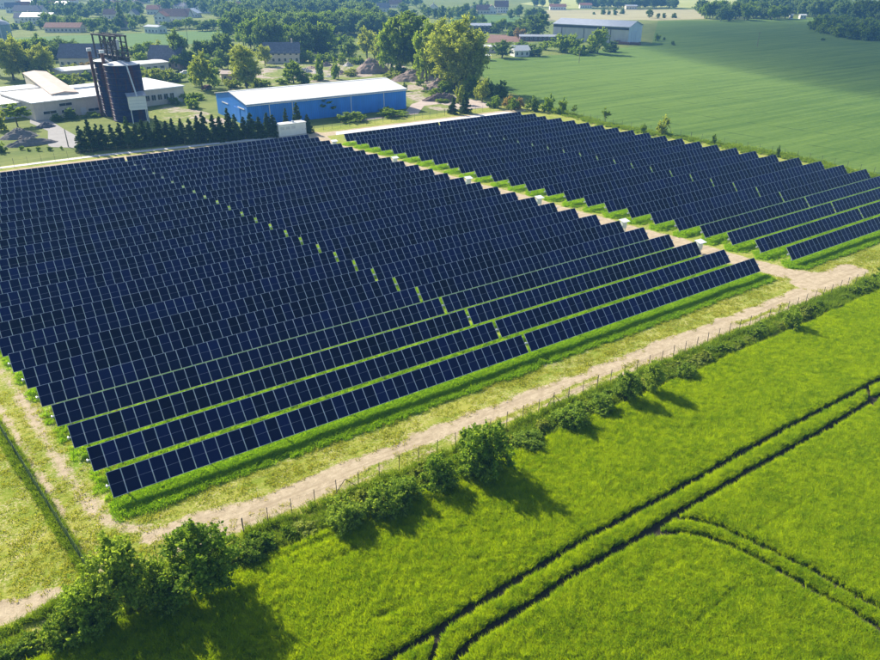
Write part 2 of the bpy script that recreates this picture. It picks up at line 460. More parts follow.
LINE_A = math.atan2(*(lambda d: (d.y, d.x))(G(880, 108) - G(660, 82)))
M['ground'] = field_material('rough_grassland', (0.11, 0.16, 0.03), (0.22, 0.25, 0.06), (0.09, 0.13, 0.03), 0.3, 0.15, 0.5)
M['wheat'] = field_material('young_wheat', (0.075, 0.145, 0.022), (0.15, 0.235, 0.04), (0.03, 0.065, 0.014), -LINE_A, 0.35, 0.05)
M['field_green'] = field_material('green_field', (0.09, 0.17, 0.04), (0.13, 0.23, 0.06), (0.07, 0.13, 0.03), 0.5, 0.2, 0.1)
M['field_pale'] = field_material('pale_field', (0.36, 0.32, 0.17), (0.46, 0.42, 0.24), (0.28, 0.25, 0.12), 0.5, 0.2, 0.1)
M['field_rape'] = field_material('yellow_field', (0.38, 0.40, 0.12), (0.50, 0.50, 0.18), (0.28, 0.30, 0.1), 0.5, 0.2, 0.1)
M['ploughed'] = field_material('ploughed_earth', (0.20, 0.115, 0.085), (0.28, 0.17, 0.13), (0.14, 0.09, 0.07), 0.5, 0.4, 0.1)
M['soil'] = plain('dark_soil', (0.05, 0.042, 0.032), 0.95, 0, 0.1, 0.3, 2.0, 0.05)
M['gravel'] = plain('pale_gravel', (0.55, 0.45, 0.38), 0.95, 0, 0.1, 0.18, 0.5, 0.05)
M['white_gravel'] = plain('white_gravel', (0.78, 0.74, 0.70), 0.95, 0, 0.1, 0.08, 0.5)
M['asphalt'] = plain('grey_yard', (0.40, 0.38, 0.36), 0.95, 0, 0.1, 0.12, 0.4)
M['rubble'] = plain('rubble_earth', (0.34, 0.26, 0.22), 0.95, 0, 0.1, 0.35, 0.8, 0.3)
def yard_material():
    t = NT('trodden_yard'); p = t.pos()
    n1 = t.noise(p, 0.07, 5, 0.65, 0.5); n2 = t.noise(p, 0.6, 4, 0.65)
    g = t.mix(t.ramp(n2, 0.3, 0.7), (0.13, 0.19, 0.03), (0.30, 0.32, 0.08))
    d = t.mix(t.ramp(n2, 0.3, 0.7), (0.36, 0.29, 0.22), (0.52, 0.44, 0.36))
    f = t.math('ADD', n1, t.math('MULTIPLY', n2, 0.25))
    return t.done(t.bsdf(t.mix(t.ramp(f, 0.62, 0.72), g, d), 0.95, 0, 0.1, t.bump(n2, 0.7, 0.3)))
M['yard'] = yard_material()

def big_grid(name, x0, x1, y0, y1, n, z, m):
    xs = np.linspace(x0, x1, n); ys = np.linspace(y0, y1, n)
    X, Y = np.meshgrid(xs, ys)
    V = np.stack([X.ravel(), Y.ravel(), np.full(X.size, z)], 1)
    i = np.arange(n - 1); I, J = np.meshgrid(i, i); a = (J * n + I).ravel()
    return link(name, np_mesh(name, V, np.stack([a, a + 1, a + n + 1, a + n], 1), m))
tag(big_grid('ground', -1400, 2400, -900, 2600, 20, 0.0, M['ground']), kind='structure')

def meadow():
    st = 0.55
    xs = np.arange(-24, 172, st); ys = np.arange(40.2, 186, st)
    X, Y = np.meshgrid(xs, ys); nx, ny = len(xs), len(ys)
    x, y = X.ravel(), Y.ravel()
    z = 0.02 + 0.0 * x
    V = np.stack([x, y, z], 1)
    I, J = np.meshgrid(np.arange(nx - 1), np.arange(ny - 1)); a = (J * nx + I).ravel()
    me = np_mesh('meadow', V, np.stack([a, a + 1, a + nx + 1, a + nx], 1), meadow_material(), True)
    for nm, v in (('dirt', dirt_mask(x, y)), ('lush', lush_mask(x, y))):
        at = me.attributes.new(nm, 'FLOAT', 'POINT'); at.data.foreach_set('value', v.astype(np.float32))
    tag(link('meadow', me), kind='structure')
meadow()

# fields and yards beyond the park, each a sheet laid on the ground
def pxsheet(name, pts, z, m): return sheet(name, [tuple(G(a, b)[:2]) for a, b in pts], z, m)
pxsheet('wheat_field', [(468, 62), (500, 58), (560, 55), (640, 46), (652, 44), (658, 21), (700, 20.5), (800, 18), (980, 10), (1050, 60), (1010, 205), (880, 175), (800, 157), (700, 140.5), (600, 122), (545, 106), (520, 96), (492, 86)], 0.05, M['wheat'])
pxsheet('pale_field', [(540, 21), (545, 10), (700, 9.5), (705, 19), (655, 20.5), (640, 20)], 0.04, M['field_pale'])
pxsheet('yellow_field', [(520, 4), (560, -3), (900, -6), (720, 7.5), (560, 8.5)], 0.04, M['field_rape'])
pxsheet('green_field', [(10, 38), (60, 36), (230, 30), (232, 42), (150, 46), (0, 50)], 0.04, M['field_green'])
pxsheet('ploughed_strip', [(486, 43), (490, 34.5), (552, 36.5), (556, 41)], 0.05, M['ploughed'])
pxsheet('hazy_field', [(448, 22), (460, 14), (520, 16), (520, 24)], 0.04, M['field_green'])
pxsheet('factory_yard', [(48, 131), (30, 123), (30, 116), (45, 117), (62, 128), (80, 138), (75, 148), (48, 147)], 0.04, M['asphalt'])
pxsheet('builders_yard', [(215, 70), (262, 58), (330, 52), (380, 60), (440, 76), (470, 108), (440, 111), (408, 104), (395, 86), (370, 78), (300, 84), (230, 90)], 0.03, M['yard'])
pxsheet('farm_road', [(404, 113), (412, 104), (425, 100), (455, 97), (480, 101), (500, 107), (470, 109), (440, 104), (424, 106), (418, 114), (360, 121), (340, 123)], 0.05, M['gravel'])
pxsheet('silo_yard', [(150, 112), (165, 104), (205, 112), (250, 128), (160, 132), (140, 128)], 0.04, M['yard'])
pxsheet('gravel_strip', [(-30, 172.6), (100, 156.5), (276, 138.6), (276, 136.4), (100, 154.7), (-30, 171.0)], 0.06, M['white_gravel'])
pxsheet('gravel_strip', [(336, 135.2), (380, 129.8), (440, 122.2), (521, 112.8), (505, 112.0), (440, 119.6), (380, 126.8), (336, 132.2)], 0.06, M['white_gravel'])
sheet('field_soil', [(-90, 40.2), (-90, -90), (220, -90), (220, 40.2)], 0.02, M['soil'])

# ------------------------------------------------------------------ scatter of tufts (ground cover that nobody could count)
def scatter_group(name, proto_objs, smin, smax, tilt=0.25):
    ng = bpy.data.node_groups.new(name, 'GeometryNodeTree')
    ng.interface.new_socket('Geometry', in_out='INPUT', socket_type='NodeSocketGeometry')
    ng.interface.new_socket('Geometry', in_out='OUTPUT', socket_type='NodeSocketGeometry')
    N = ng.nodes; L = ng.links
    gi, go = N.new('NodeGroupInput'), N.new('NodeGroupOutput')
    iop = N.new('GeometryNodeInstanceOnPoints')
    g2i = N.new('GeometryNodeGeometryToInstance')
    for po in proto_objs:
        oi = N.new('GeometryNodeObjectInfo'); oi.inputs[0].default_value = po
        L.new(oi.outputs['Geometry'], g2i.inputs[0])
    L.new(gi.outputs[0], iop.inputs['Points']); L.new(g2i.outputs[0], iop.inputs['Instance'])
    iop.inputs['Pick Instance'].default_value = True
    ri = N.new('FunctionNodeRandomValue'); ri.data_type = 'INT'
    ri.inputs[4].default_value = 0; ri.inputs[5].default_value = len(proto_objs) - 1
    L.new(ri.outputs[2], iop.inputs['Instance Index'])
    rr = N.new('FunctionNodeRandomValue'); rr.data_type = 'FLOAT_VECTOR'
    rr.inputs[0].default_value = (-tilt, -tilt, 0); rr.inputs[1].default_value = (tilt, tilt, 6.283)
    L.new(rr.outputs[0], iop.inputs['Rotation'])
    na = N.new('GeometryNodeInputNamedAttribute'); na.data_type = 'FLOAT'; na.inputs[0].default_value = 'size'
    rs = N.new('FunctionNodeRandomValue'); rs.data_type = 'FLOAT'
    rs.inputs[2].default_value = smin; rs.inputs[3].default_value = smax
    mu = N.new('ShaderNodeMath'); mu.operation = 'MULTIPLY'
    L.new(na.outputs[0], mu.inputs[0]); L.new(rs.outputs[1], mu.inputs[1])
    L.new(mu.outputs[0], iop.inputs['Scale'])
    L.new(iop.outputs[0], go.inputs[0])
    return ng

def blade_tuft(name, seed, n, rad, h0, h1, w, lean, m):
    rs = np.random.RandomState(seed)
    a = rs.rand(n) * 2 * np.pi; r = rad * np.sqrt(rs.rand(n)); x, y = r * np.cos(a), r * np.sin(a)
    h = h0 + (h1 - h0) * rs.rand(n); d = rs.rand(n) * 2 * np.pi; ln = lean * (0.3 + rs.rand(n)); th = rs.rand(n) * np.pi
    wx, wy = np.cos(th) * w / 2, np.sin(th) * w / 2
    dx, dy = np.cos(d), np.sin(d)
    z0 = np.zeros(n)
    P = [np.stack([x - wx, y - wy, z0], 1), np.stack([x + wx, y + wy, z0], 1),
         np.stack([x + wx + dx * ln * .35 * h, y + wy + dy * ln * .35 * h, h * .62], 1), np.stack([x - wx + dx * ln * .35 * h, y - wy + dy * ln * .35 * h, h * .62], 1),
         np.stack([x + wx * .25 + dx * ln * h, y + wy * .25 + dy * ln * h, h], 1), np.stack([x - wx * .25 + dx * ln * h, y - wy * .25 + dy * ln * h, h], 1)]
    V = np.stack(P, 1).reshape(-1, 3); b = np.arange(n) * 6
    F = np.concatenate([np.stack([b, b + 1, b + 2, b + 3], 1), np.stack([b + 3, b + 2, b + 4, b + 5], 1)])
    return bpy.data.objects.new(name, np_mesh(name, V, F, m))

def scatter(name, pts, size, ng, z=0.02):
    V = np.stack([pts[:, 0], pts[:, 1], np.full(len(pts), z)], 1).astype(np.float32)
    me = bpy.data.meshes.new(name); me.vertices.add(len(V)); me.vertices.foreach_set('co', V.ravel())
    at = me.attributes.new('size', 'FLOAT', 'POINT'); at.data.foreach_set('value', size.astype(np.float32))
    o = link(name, me)
    md = o.modifiers.new('scatter', 'NODES'); md.node_group = ng
    tag(o, kind='stuff')
    return o

def jitter_grid(x0, x1, y0, y1, st, seed):
    rs = np.random.RandomState(seed)
    X, Y = np.meshgrid(np.arange(x0, x1, st), np.arange(y0, y1, st))
    p = np.stack([X.ravel(), Y.ravel()], 1)
    return p + (rs.rand(*p.shape) - 0.5) * st * 1.3

def in_view(p, m=60, z=0.0):
    v = np.concatenate([p, np.full((len(p), 1), z)], 1) - CAM
    d = v @ CF
    u, w = 440 + FPX * (v @ CR) / d, 330 - FPX * (v @ CU) / d
    return (d > 1) & (u > -m) & (u < 880 + m) & (w > -m) & (w < 660 + m)

TRAM = [
    GP((330, 697), (394, 659), (440, 631), (515, 584), (590, 539), (660, 501), (770, 439), (835, 405), (880, 381), (960, 338)),
    GP((440, 690), (455, 664), (466, 649), (490, 631), (540, 600), (570, 579), (600, 562), (640, 539), (676, 516), (720, 490), (785, 453), (827, 430), (870, 403), (960, 352)),
    GP((652, 537), (660, 535.4), (679, 534.6), (704, 539), (728.5, 548), (767, 567), (809.5, 592), (845, 611), (880, 632.5), (960, 678)),
    GP((681, 521.5), (690, 522), (711, 527), (728.5, 534), (767, 551.5), (809.5, 572.7), (852, 597), (880, 612), (960, 655)),
    GP((868, 384), (867, 396), (874, 410), (900, 425)),
    GP((442, 634), (437, 646), (430, 668)),
]
def crops():
    protos = [blade_tuft('crop_tuft', 20 + i, 52, 0.17, 0.40, 0.64, 0.028, 0.42, M['crop']) for i in range(4)]
    ng = scatter_group('crop_scatter', protos, 0.8, 1.16, 0.12)
    p = jitter_grid(-34, 150, -26, 40.6, 0.18, 5)
    p = p[in_view(p, 330)]
    x, y = p[:, 0], p[:, 1]
    keep = np.ones(len(p), bool); sz = 0.86 + 0.28 * fbm(x, y, 3.5) + 0.1 * (fbm(x * .3, y * 1.5, 2.0) - .5)
    for i, l in enumerate(TRAM):
        d, t = seg_dist(x, y, l)
        hw = 0.42 if i < 2 else (0.36 if i < 4 else 0.30)
        dd = d + 0.14 * (fbm(x + i * 7, y, 0.8) - 0.5)
        keep &= dd > hw
        sz = np.where((dd < hw + 0.25), sz * 0.92, sz)
    for (a, b, n_, s) in GP_FAINT:
        d, t = seg_dist(x, y, GP(a, b)); sz = np.where(d < n_, sz * s, sz)
    edge = 40.1 + 0.9 * (fbm(x, y * 0 + 3, 4.0) - 0.5)
    keep &= y < edge
    scatter('crop', p[keep], sz[keep], ng)
GP_FAINT = [((745, 582), (680, 640), 0.18, 0.78), ((735, 548), (800, 505), 0.15, 0.85), ((524, 548), (552, 540), 0.15, 0.8), ((380, 620), (400, 612), 0.3, 0.7),
            ((240, 577), (345, 535), 0.3, 0.78), ((325, 565), (360, 553), 0.3, 0.82), ((800, 620), (830, 645), 0.2, 0.85)]
crops()

def grasses():
    tall = [blade_tuft('grass_tuft', 40 + i, 44, 0.30, 0.14, 0.38, 0.036, 0.8, M['tall_grass']) for i in range(3)]
    ngt = scatter_group('tall_grass_scatter', tall, 0.7, 1.15, 0.2)
    p = jitter_grid(-6, 168, 46, 172, 0.45, 9)
    p = p[in_view(p, 160)]
    x, y = p[:, 0], p[:, 1]
    lm = lush_mask(x, y) * (1 - np.clip(dirt_mask(x, y) * 1.6, 0, 1))
    rs = np.random.RandomState(4); k = rs.rand(len(p)) < lm
    # denser in the strip before the front rows
    scatter('tall_grass', p[k], (0.75 + 0.6 * fbm(x, y, 2.5))[k], ngt)
    p = jitter_grid(-4, 165, 50.5, 53.6, 0.24, 19); p = p[in_view(p, 160)]
    x, y = p[:, 0], p[:, 1]
    lm = lush_mask(x, y) * (1 - np.clip(dirt_mask(x, y) * 1.8, 0, 1)); k = rs.rand(len(p)) < lm
    scatter('tall_grass', p[k], (0.75 + 0.6 * fbm(x, y, 2.5))[k], ngt)
    short = [blade_tuft('mown_tuft', 50 + i, 26, 0.24, 0.04, 0.13, 0.03, 0.9, M['short_grass']) for i in range(3)]
    ngs = scatter_group('mown_grass_scatter', short, 0.7, 1.4, 0.2)
    p = jitter_grid(-14, 118, 40.5, 53, 0.36, 11); p = np.concatenate([p, jitter_grid(-14, 8, 53, 78, 0.36, 12)]); p = p[in_view(p, 160)]
    x, y = p[:, 0], p[:, 1]
    k = rs.rand(len(p)) < (1 - dirt_mask(x, y)) * (0.25 + 1.1 * np.clip(fbm(x, y, 1.6) * 2 - 0.6, 0, 1)) * 0.9
    scatter('mown_grass', p[k], (0.7 + 0.9 * fbm(x + 3, y, 1.8))[k], ngs)
    # rank grass along the fences and in the hedge bottom
    q = []
    for a, b, n, wd in [((0.4, 45.2), (-3.6, 72.5), 520, 0.35), ((-7, 41.6), (112, 41.9), 2600, 1.0), ((0, 43.5), (104, 43.4), 700, 0.35), ((-6, 43.6), (0, 44.8), 60, 0.4)]:
        t = rs.rand(n); q.append(np.stack([a[0] + (b[0] - a[0]) * t + rs.randn(n) * wd * (0.3 if a[0] == .4 else .5), a[1] + (b[1] - a[1]) * t + rs.randn(n) * wd * 0.55], 1))
    for a, b, n, wd in [((157, 45), (163, 92), 700, 1.2), ((163, 92), (154, 146), 800, 1.3), ((154, 146), (158, 176), 400, 1.3)]:
        t = rs.rand(n); q.append(np.stack([a[0] + (b[0] - a[0]) * t + 1.4 + rs.randn(n) * wd, a[1] + (b[1] - a[1]) * t + rs.randn(n) * wd], 1))
    q = np.concatenate(q); q = q[in_view(q, 200)]
    rank = [blade_tuft('rank_tuft', 60 + i, 44, 0.32, 0.2, 0.6, 0.036, 0.7, M['rank_grass']) for i in range(3)]
    scatter('rank_grass', q, 0.8 + 0.7 * fbm(q[:, 0], q[:, 1], 3.0), scatter_group('rank_scatter', rank, 0.7, 1.15, 0.2))
grasses()

# ------------------------------------------------------------------ solar rows
def panel_geo(b, ox=0.0, oy=0.0):
    """one framed module lying in its own plane: frame ring, two glass halves set back, thin middle bar"""
    w, l, fr, mid, th, dp = 1.136, SL, 0.032, 0.009, 0.038, 0.005
    x0, x1, y0, y1 = ox - w / 2, ox + w / 2, oy - l / 2, oy + l / 2
    X = (x0, x0 + fr, x1 - fr, x1); Y = (y0, y0 + fr, oy - mid, oy + mid, y1 - fr, y1)
    v = [(x0, y0, -th), (x1, y0, -th), (x1, y1, -th), (x0, y1, -th), (x0, y0, 0), (x1, y0, 0), (x1, y1, 0), (x0, y1, 0)]
    v += [(X[i], Y[j], 0) for j in (1, 2, 3, 4) for i in (1, 2)]           # 8..15
    v += [(X[i], Y[j], -dp) for j in (1, 2, 3, 4) for i in (1, 2)]         # 16..23
    fr_f = [(3, 2, 1, 0), (0, 1, 5, 4), (1, 2, 6, 5), (2, 3, 7, 6), (3, 0, 4, 7),
            (4, 5, 9, 8), (5, 6, 15, 9), (6, 7, 14, 15), (7, 4, 8, 14), (10, 11, 13, 12)]
    b.add(v, fr_f, 0); b.m[-1] = 2
    n = len(b.v) - len(v)
    b.f += [tuple(i + n for i in f) for f in ((16, 17, 19, 18), (20, 21, 23, 22))]; b.m += [1, 1]

pb = MB(); panel_geo(pb)
PANEL = pb.mesh('panel', [M['alu'], M['cell'], M['cell_gap']])
# frame ring uses vertex 9..15 along the right side: keep it a clean strip
POST = MB().box((0, 0, (HC - 0.12) / 2), (0.11, 0.16, HC - 0.12)).mesh('post', M['steel'])
_tubes = {}
def tube_mesh(L):
    k = round(L, 2)
    if k not in _tubes:
        b = MB().tube((-0.28, 0, 0), (L + 0.28, 0, 0), 0.075, n=8)
        b.box((-0.2, 0, 0), (0.10, 0.24, 0.24)); b.box((L + 0.2, 0, 0), (0.10, 0.24, 0.24))
        _tubes[k] = b.mesh('torque_tube', M['steel'])
    return _tubes[k]
_far = {}
def far_panels(n, var):
    k = (n, var)
    if k not in _far:
        b = MB()
        for i in range(n): panel_geo(b, i * W + W / 2, 0)
        me = b.mesh('panel', [M['alu'], M['cell_far'], M['cell_gap']])
        rs = random.Random(n * 10 + var); at = me.attributes.new('tone', 'FLOAT', 'FACE'); per = 12
        vals = []
        for i in range(n):
            r_ = 0.1 + 0.15 * var + 0.5 * rs.random() ** 1.6; vals += [r_] * per  # table offset puts varying sky reflection into the base colour
        at.data.foreach_set('value', vals)
        _far[k] = me
    return _far[k]

ORD = ['first', 'second', 'third', 'fourth', 'fifth', 'sixth', 'seventh', 'eighth', 'ninth', 'tenth', 'eleventh', 'twelfth', 'thirteenth', 'fourteenth',
       'fifteenth', 'sixteenth', 'seventeenth', 'eighteenth', 'nineteenth', 'twentieth', 'twenty-first', 'twenty-second', 'twenty-third', 'twenty-fourth', 'twenty-fifth', 'twenty-sixth']
def nth(i):
    if i < 19: return ORD[i]
    n = i + 1; tens = {2: 'twent', 3: 'thirt', 4: 'fort', 5: 'fift', 6: 'sixt', 7: 'sevent'}[n // 10]
    return tens + 'ieth' if n % 10 == 0 else tens + 'y-' + ORD[n % 10 - 1]
rj = random.Random(12)
def solar_table(x0, x1, y, tilt, label, group, var):
    n = int(round((x1 - x0) / W))
    t = tag(empty('solar_table', (x0, y, 0)), label, 'solar panel row', group)
    near, row = [], rj.random()
    for i in range(n):
        a = proj((x0 + i * W, y - CS, HC - SN)); c = proj((x0 + i * W + W, y - CS, HC - SN)); e = proj((x0 + i * W, y + CS * 0.7, HC + SN * 0.7))
        w_, h_ = math.hypot(a[0] - c[0], a[1] - c[1]), math.hypot(a[0] - e[0], a[1] - e[1])
        near.append(w_ * h_ > 78 and -25 < a[0] < 905)
    far = [i for i in range(n) if not near[i]]
    for i in range(n):
        if near[i]: link('panel', PANEL, t, (i * W + W / 2, -0.13 * SN, HC + 0.13 * CS), (tilt + R(rj.uniform(-.35, .35)), 0, 0)).color = (0.1 + 0.3 * row + 0.5 * rj.random() ** 1.6, 0, 0, 1)  # row share of the colour stands in for sky reflection, rest is panel tint
    # what is too small to pick apart stays one piece per unbroken run
    if far:
        i0, i1 = far[0], far[-1]
        if i1 - i0 + 1 == len(far):
            o = link('panel', far_panels(len(far), var), t, (i0 * W, -0.13 * SN, HC + 0.13 * CS), (tilt, 0, 0)); o['kind'] = 'stuff'
        else:
            for i in far: link('panel', PANEL, t, (i * W + W / 2, -0.13 * SN, HC + 0.13 * CS), (tilt, 0, 0)).color = (0.1 + 0.3 * row + 0.5 * rj.random() ** 1.6, 0, 0, 1)
    L = n * W
    link('torque_tube', tube_mesh(L), t, (0, 0, HC))
    ns = 7 if any(near) else 4
    for j in range(ns): link('post', POST, t, (1.2 + (L - 2.4) * j / (ns - 1), 0, 0))
    return t

for k in range(NL):
    y = LY0 + DY * k; tl = TILT + R(rj.uniform(-1.6, 1.6))
    dx = rj.uniform(-0.12, 0.12)
    g = left_gap(k) + dx
    solar_table(g - 0.42 - round((g - 0.42 - left_x(k)) / W) * W, g - 0.42, y, tl,
                'solar panel row left of the gap in the large array, %s from the front' % ORD[k], 'solar panel rows of the large left array', k % 3)
    solar_table(g, g + round((left_end(k) - g) / W) * W, y, tl,
                'solar panel row right of the gap in the large array, %s from the front' % ORD[k], 'solar panel rows of the large left array', (k + 1) % 3)
for k in range(NR):
    y = RY0 + DY * k; tl = TILT + R(rj.uniform(-1.6, 1.6))
    dx = rj.uniform(-0.15, 0.15)
    g = right_gap(k) + dx
    solar_table(g - 0.34 - round((g - 0.34 - right_x(k)) / W) * W, g - 0.34, y, tl,
                'solar panel row of the right array, left of its gap, %s from the front' % ORD[k], 'solar panel rows of the right array', k % 3)
    solar_table(g, g + round((right_end(k) - g) / W) * W, y, tl,
                'solar panel row of the right array, right of its gap, %s from the front' % ORD[k], 'solar panel rows of the right array', (k + 2) % 3)

# inverter cabinets along the path
def cabinet(k, first, label):
    x, y = left_end(k) + 1.75, LY0 + DY * k + 1.0
    t = tag(empty('inverter_cabinet', (x, y, 0), R(-4)), label, 'cabinet', 'white inverter cabinets beside the dirt path')
    if first is None:
        parts = []
        b = MB().box((0, 0, 1.25), (1.0, 0.55, 1.1)); parts.append(('body', b.mesh('body', M['white'])))
        b = MB(); b.add([(-0.75, -0.75, 1.92), (0.75, -0.75, 1.92), (0.75, 0.5, 2.12), (-0.75, 0.5, 2.12), (-0.75, -0.75, 1.97), (0.75, -0.75, 1.97), (0.75, 0.5, 2.17), (-0.75, 0.5, 2.17)],
                        [(3, 2, 1, 0), (4, 5, 6, 7), (0, 1, 5, 4), (1, 2, 6, 5), (2, 3, 7, 6), (3, 0, 4, 7)]); parts.append(('roof', b.mesh('roof', M['white'])))
        b = MB().box((0, -0.29, 1.25), (0.9, 0.03, 0.95)).box((0.36, -0.31, 1.25), (0.05, 0.03, 0.2)); parts.append(('door', b.mesh('door', M['white'])))
        for sx in (-0.45, 0.45): parts.append(('leg', MB().box((sx, 0, 1.0), (0.08, 0.3, 2.0)).mesh('leg', M['steel'])))
        first = parts
    for nm, me in first: link(nm, me, t)
    return first
cp = None
for k, lb in [(2, 'white inverter cabinet at the row end closest to the front track'), (5, 'white inverter cabinet with slanted roof beside the sixth row end'),
              (9, 'white inverter cabinet beside the path, third one from the front'), (13, 'white inverter cabinet beside the path, fourth one from the front'),
              (18, 'white inverter cabinet beside the path, second one from the back'), (23, 'white inverter cabinet at the path end near the transformer station')]:
    cp = cabinet(k, cp, lb)

# transformer station
t = tag(empty('transformer_station', (71.2, 179.6, 0.02), R(2)), 'white transformer container standing behind the last panel row', 'container')
MB().box((3.9, 1.3, 0.15), (8.0, 2.8, 0.3)).obj('base', M['concrete'], t)
MB().box((3.9, 1.3, 1.75), (7.8, 2.6, 2.9)).obj('body', M['white'], t)
MB().box((3.9, 1.3, 3.28), (8.1, 2.9, 0.16)).obj('roof', M['white'], t)
b = MB().box((4.6, 1.2, 3.56), (0.5, 0.5, 0.4)); b.obj('roof_vent', M['steel'], t)
for i, xx in enumerate((6.4, 7.3)):
    d_ = MB().box((xx, -0.02, 1.55), (0.82, 0.05, 2.2)).obj('door', M['white'], t)
    MB().box((xx + 0.3, -0.06, 1.5), (0.06, 0.04, 0.25)).obj('handle', M['dark_steel'], d_)
for xx in (1.0, 2.6, 4.2): MB().box((xx, -0.02, 2.3), (1.0, 0.05, 0.7)).obj('louvre', M['steel'], t)

# ------------------------------------------------------------------ fences
FP = MB().box((0, 0, 0.9), (0.048, 0.048, 1.8)).mesh('post', M['post'])
def wires(pts, hs, r, m, verts=0.0, name='wire_mesh'):
    b = MB()
    for a, c in zip(pts[:-1], pts[1:]):
        for h in hs: b.tube((a[0], a[1], h), (c[0], c[1], h), r, n=3, caps=False)
        if verts:
            L = math.hypot(c[0] - a[0], c[1] - a[1]); n = int(L / verts)
            for i in range(n):
                x, y = a[0] + (c[0] - a[0]) * i / n, a[1] + (c[1] - a[1]) * i / n
                b.tube((x, y, 0.05), (x, y, hs[-1]), r, n=3, caps=False)
    return b.mesh(name, m)
def fence(name, label, pts, step, hs, r, wm, verts=0.0, hscale=1.0, braces=()):
    t = tag(empty(name, (0, 0, 0)), label, 'fence')
    rr = random.Random(len(pts))
    for a, c in zip(pts[:-1], pts[1:]):
        L = math.hypot(c[0] - a[0], c[1] - a[1]); n = max(1, int(round(L / step)))
        for i in range(n + 1):
            f = i / n
            link('post', FP, t, (a[0] + (c[0] - a[0]) * f, a[1] + (c[1] - a[1]) * f, 0), (R(rr.uniform(-1.5, 1.5)), R(rr.uniform(-1.5, 1.5)), 0), (1, 1, hscale * rr.uniform(.97, 1.03)))
    for x, y, dx, dy in braces:
        for s in (-1, 1):
            MB().tube((x + s * dx, y + s * dy, 0.0), (x, y, 1.5 * hscale), 0.03, n=6).obj('brace', M['post'], t)
    o = link('wire_mesh', wires(pts, hs, r, wm, verts), t); o['kind'] = 'stuff'
    return t
fence('wire_fence', 'wire fence on thin posts between the front dirt track and the hedge', [(0.5, 45.0), (11.2, 43.75), (50, 43.85), (104.5, 43.4)], 2.0,
      [0.1, 0.45, 0.8, 1.15, 1.5, 1.75], 0.004, M['post'], 0.6, 1.0, [(20.2, 43.8, 1.3, 0.0), (43.8, 43.85, 1.3, 0.0), (0.5, 45.0, 1.0, -0.15)])
fence('mesh_fence', 'green mesh fence along the left side, overgrown at its foot', [(0.4, 45.3), (-3.4, 71.5), (-8, 108)], 2.4,
      [0.1, 0.3, 0.5, 0.7, 0.9, 1.1, 1.3, 1.5, 1.7], 0.0045, M['green_wire'], 0.1, 1.0)
fence('wire_fence', 'wire fence behind the last rows, between the solar park and the conifers', [(-6, 181.2), (10, 182.8), (24, 184.6), (61, 182.6), (104, 182.3), (125, 181.6), (150, 180.4)], 2.7,
      [0.1, 0.6, 1.1, 1.6], 0.01, M['post'], 0, 1.15)
fence('wire_fence', 'wire fence between the right array and the pale wheat field', [(164.5, 50), (165, 92), (161.5, 120), (157, 147), (160, 172)], 3.0,
      [0.1, 0.6, 1.1, 1.6], 0.01, M['post'], 0, 0.95)
# concrete kerb edge of the back track
# ------------------------------------------------------------------ buildings
def glazing(t, spots, face_y, wall_out, w, h, name='window', m=None, fm=None, ax='x'):
    """windows of one building: frame proud of the wall, pane in it"""
    fme = gme = None
    for x, z in spots:
        if ax == 'x':
            loc = (x, face_y, z); rz = 0
        else:
            loc = (face_y, x, z); rz = R(90)
        if fme is None:
            b = MB(); e = 0.09
            for c, s in (((0, 0, h / 2 + e / 2), (w + 2 * e, 0.14, e)), ((0, 0, -h / 2 - e / 2), (w + 2 * e, 0.18, e)), ((-w / 2 - e / 2, 0, 0), (e, 0.14, h)), ((w / 2 + e / 2, 0, 0), (e, 0.14, h)), ((0, 0, 0), (0.06, 0.11, h))): b.box(c, s)
            fme = b.mesh(name, fm or M['render_white']); gme = MB().box((0, 0, 0), (w, 0.06, h)).mesh('pane', m or M['glass'])
        f = link(name, fme, t, loc, (0, 0, rz)); link('pane', gme, f)

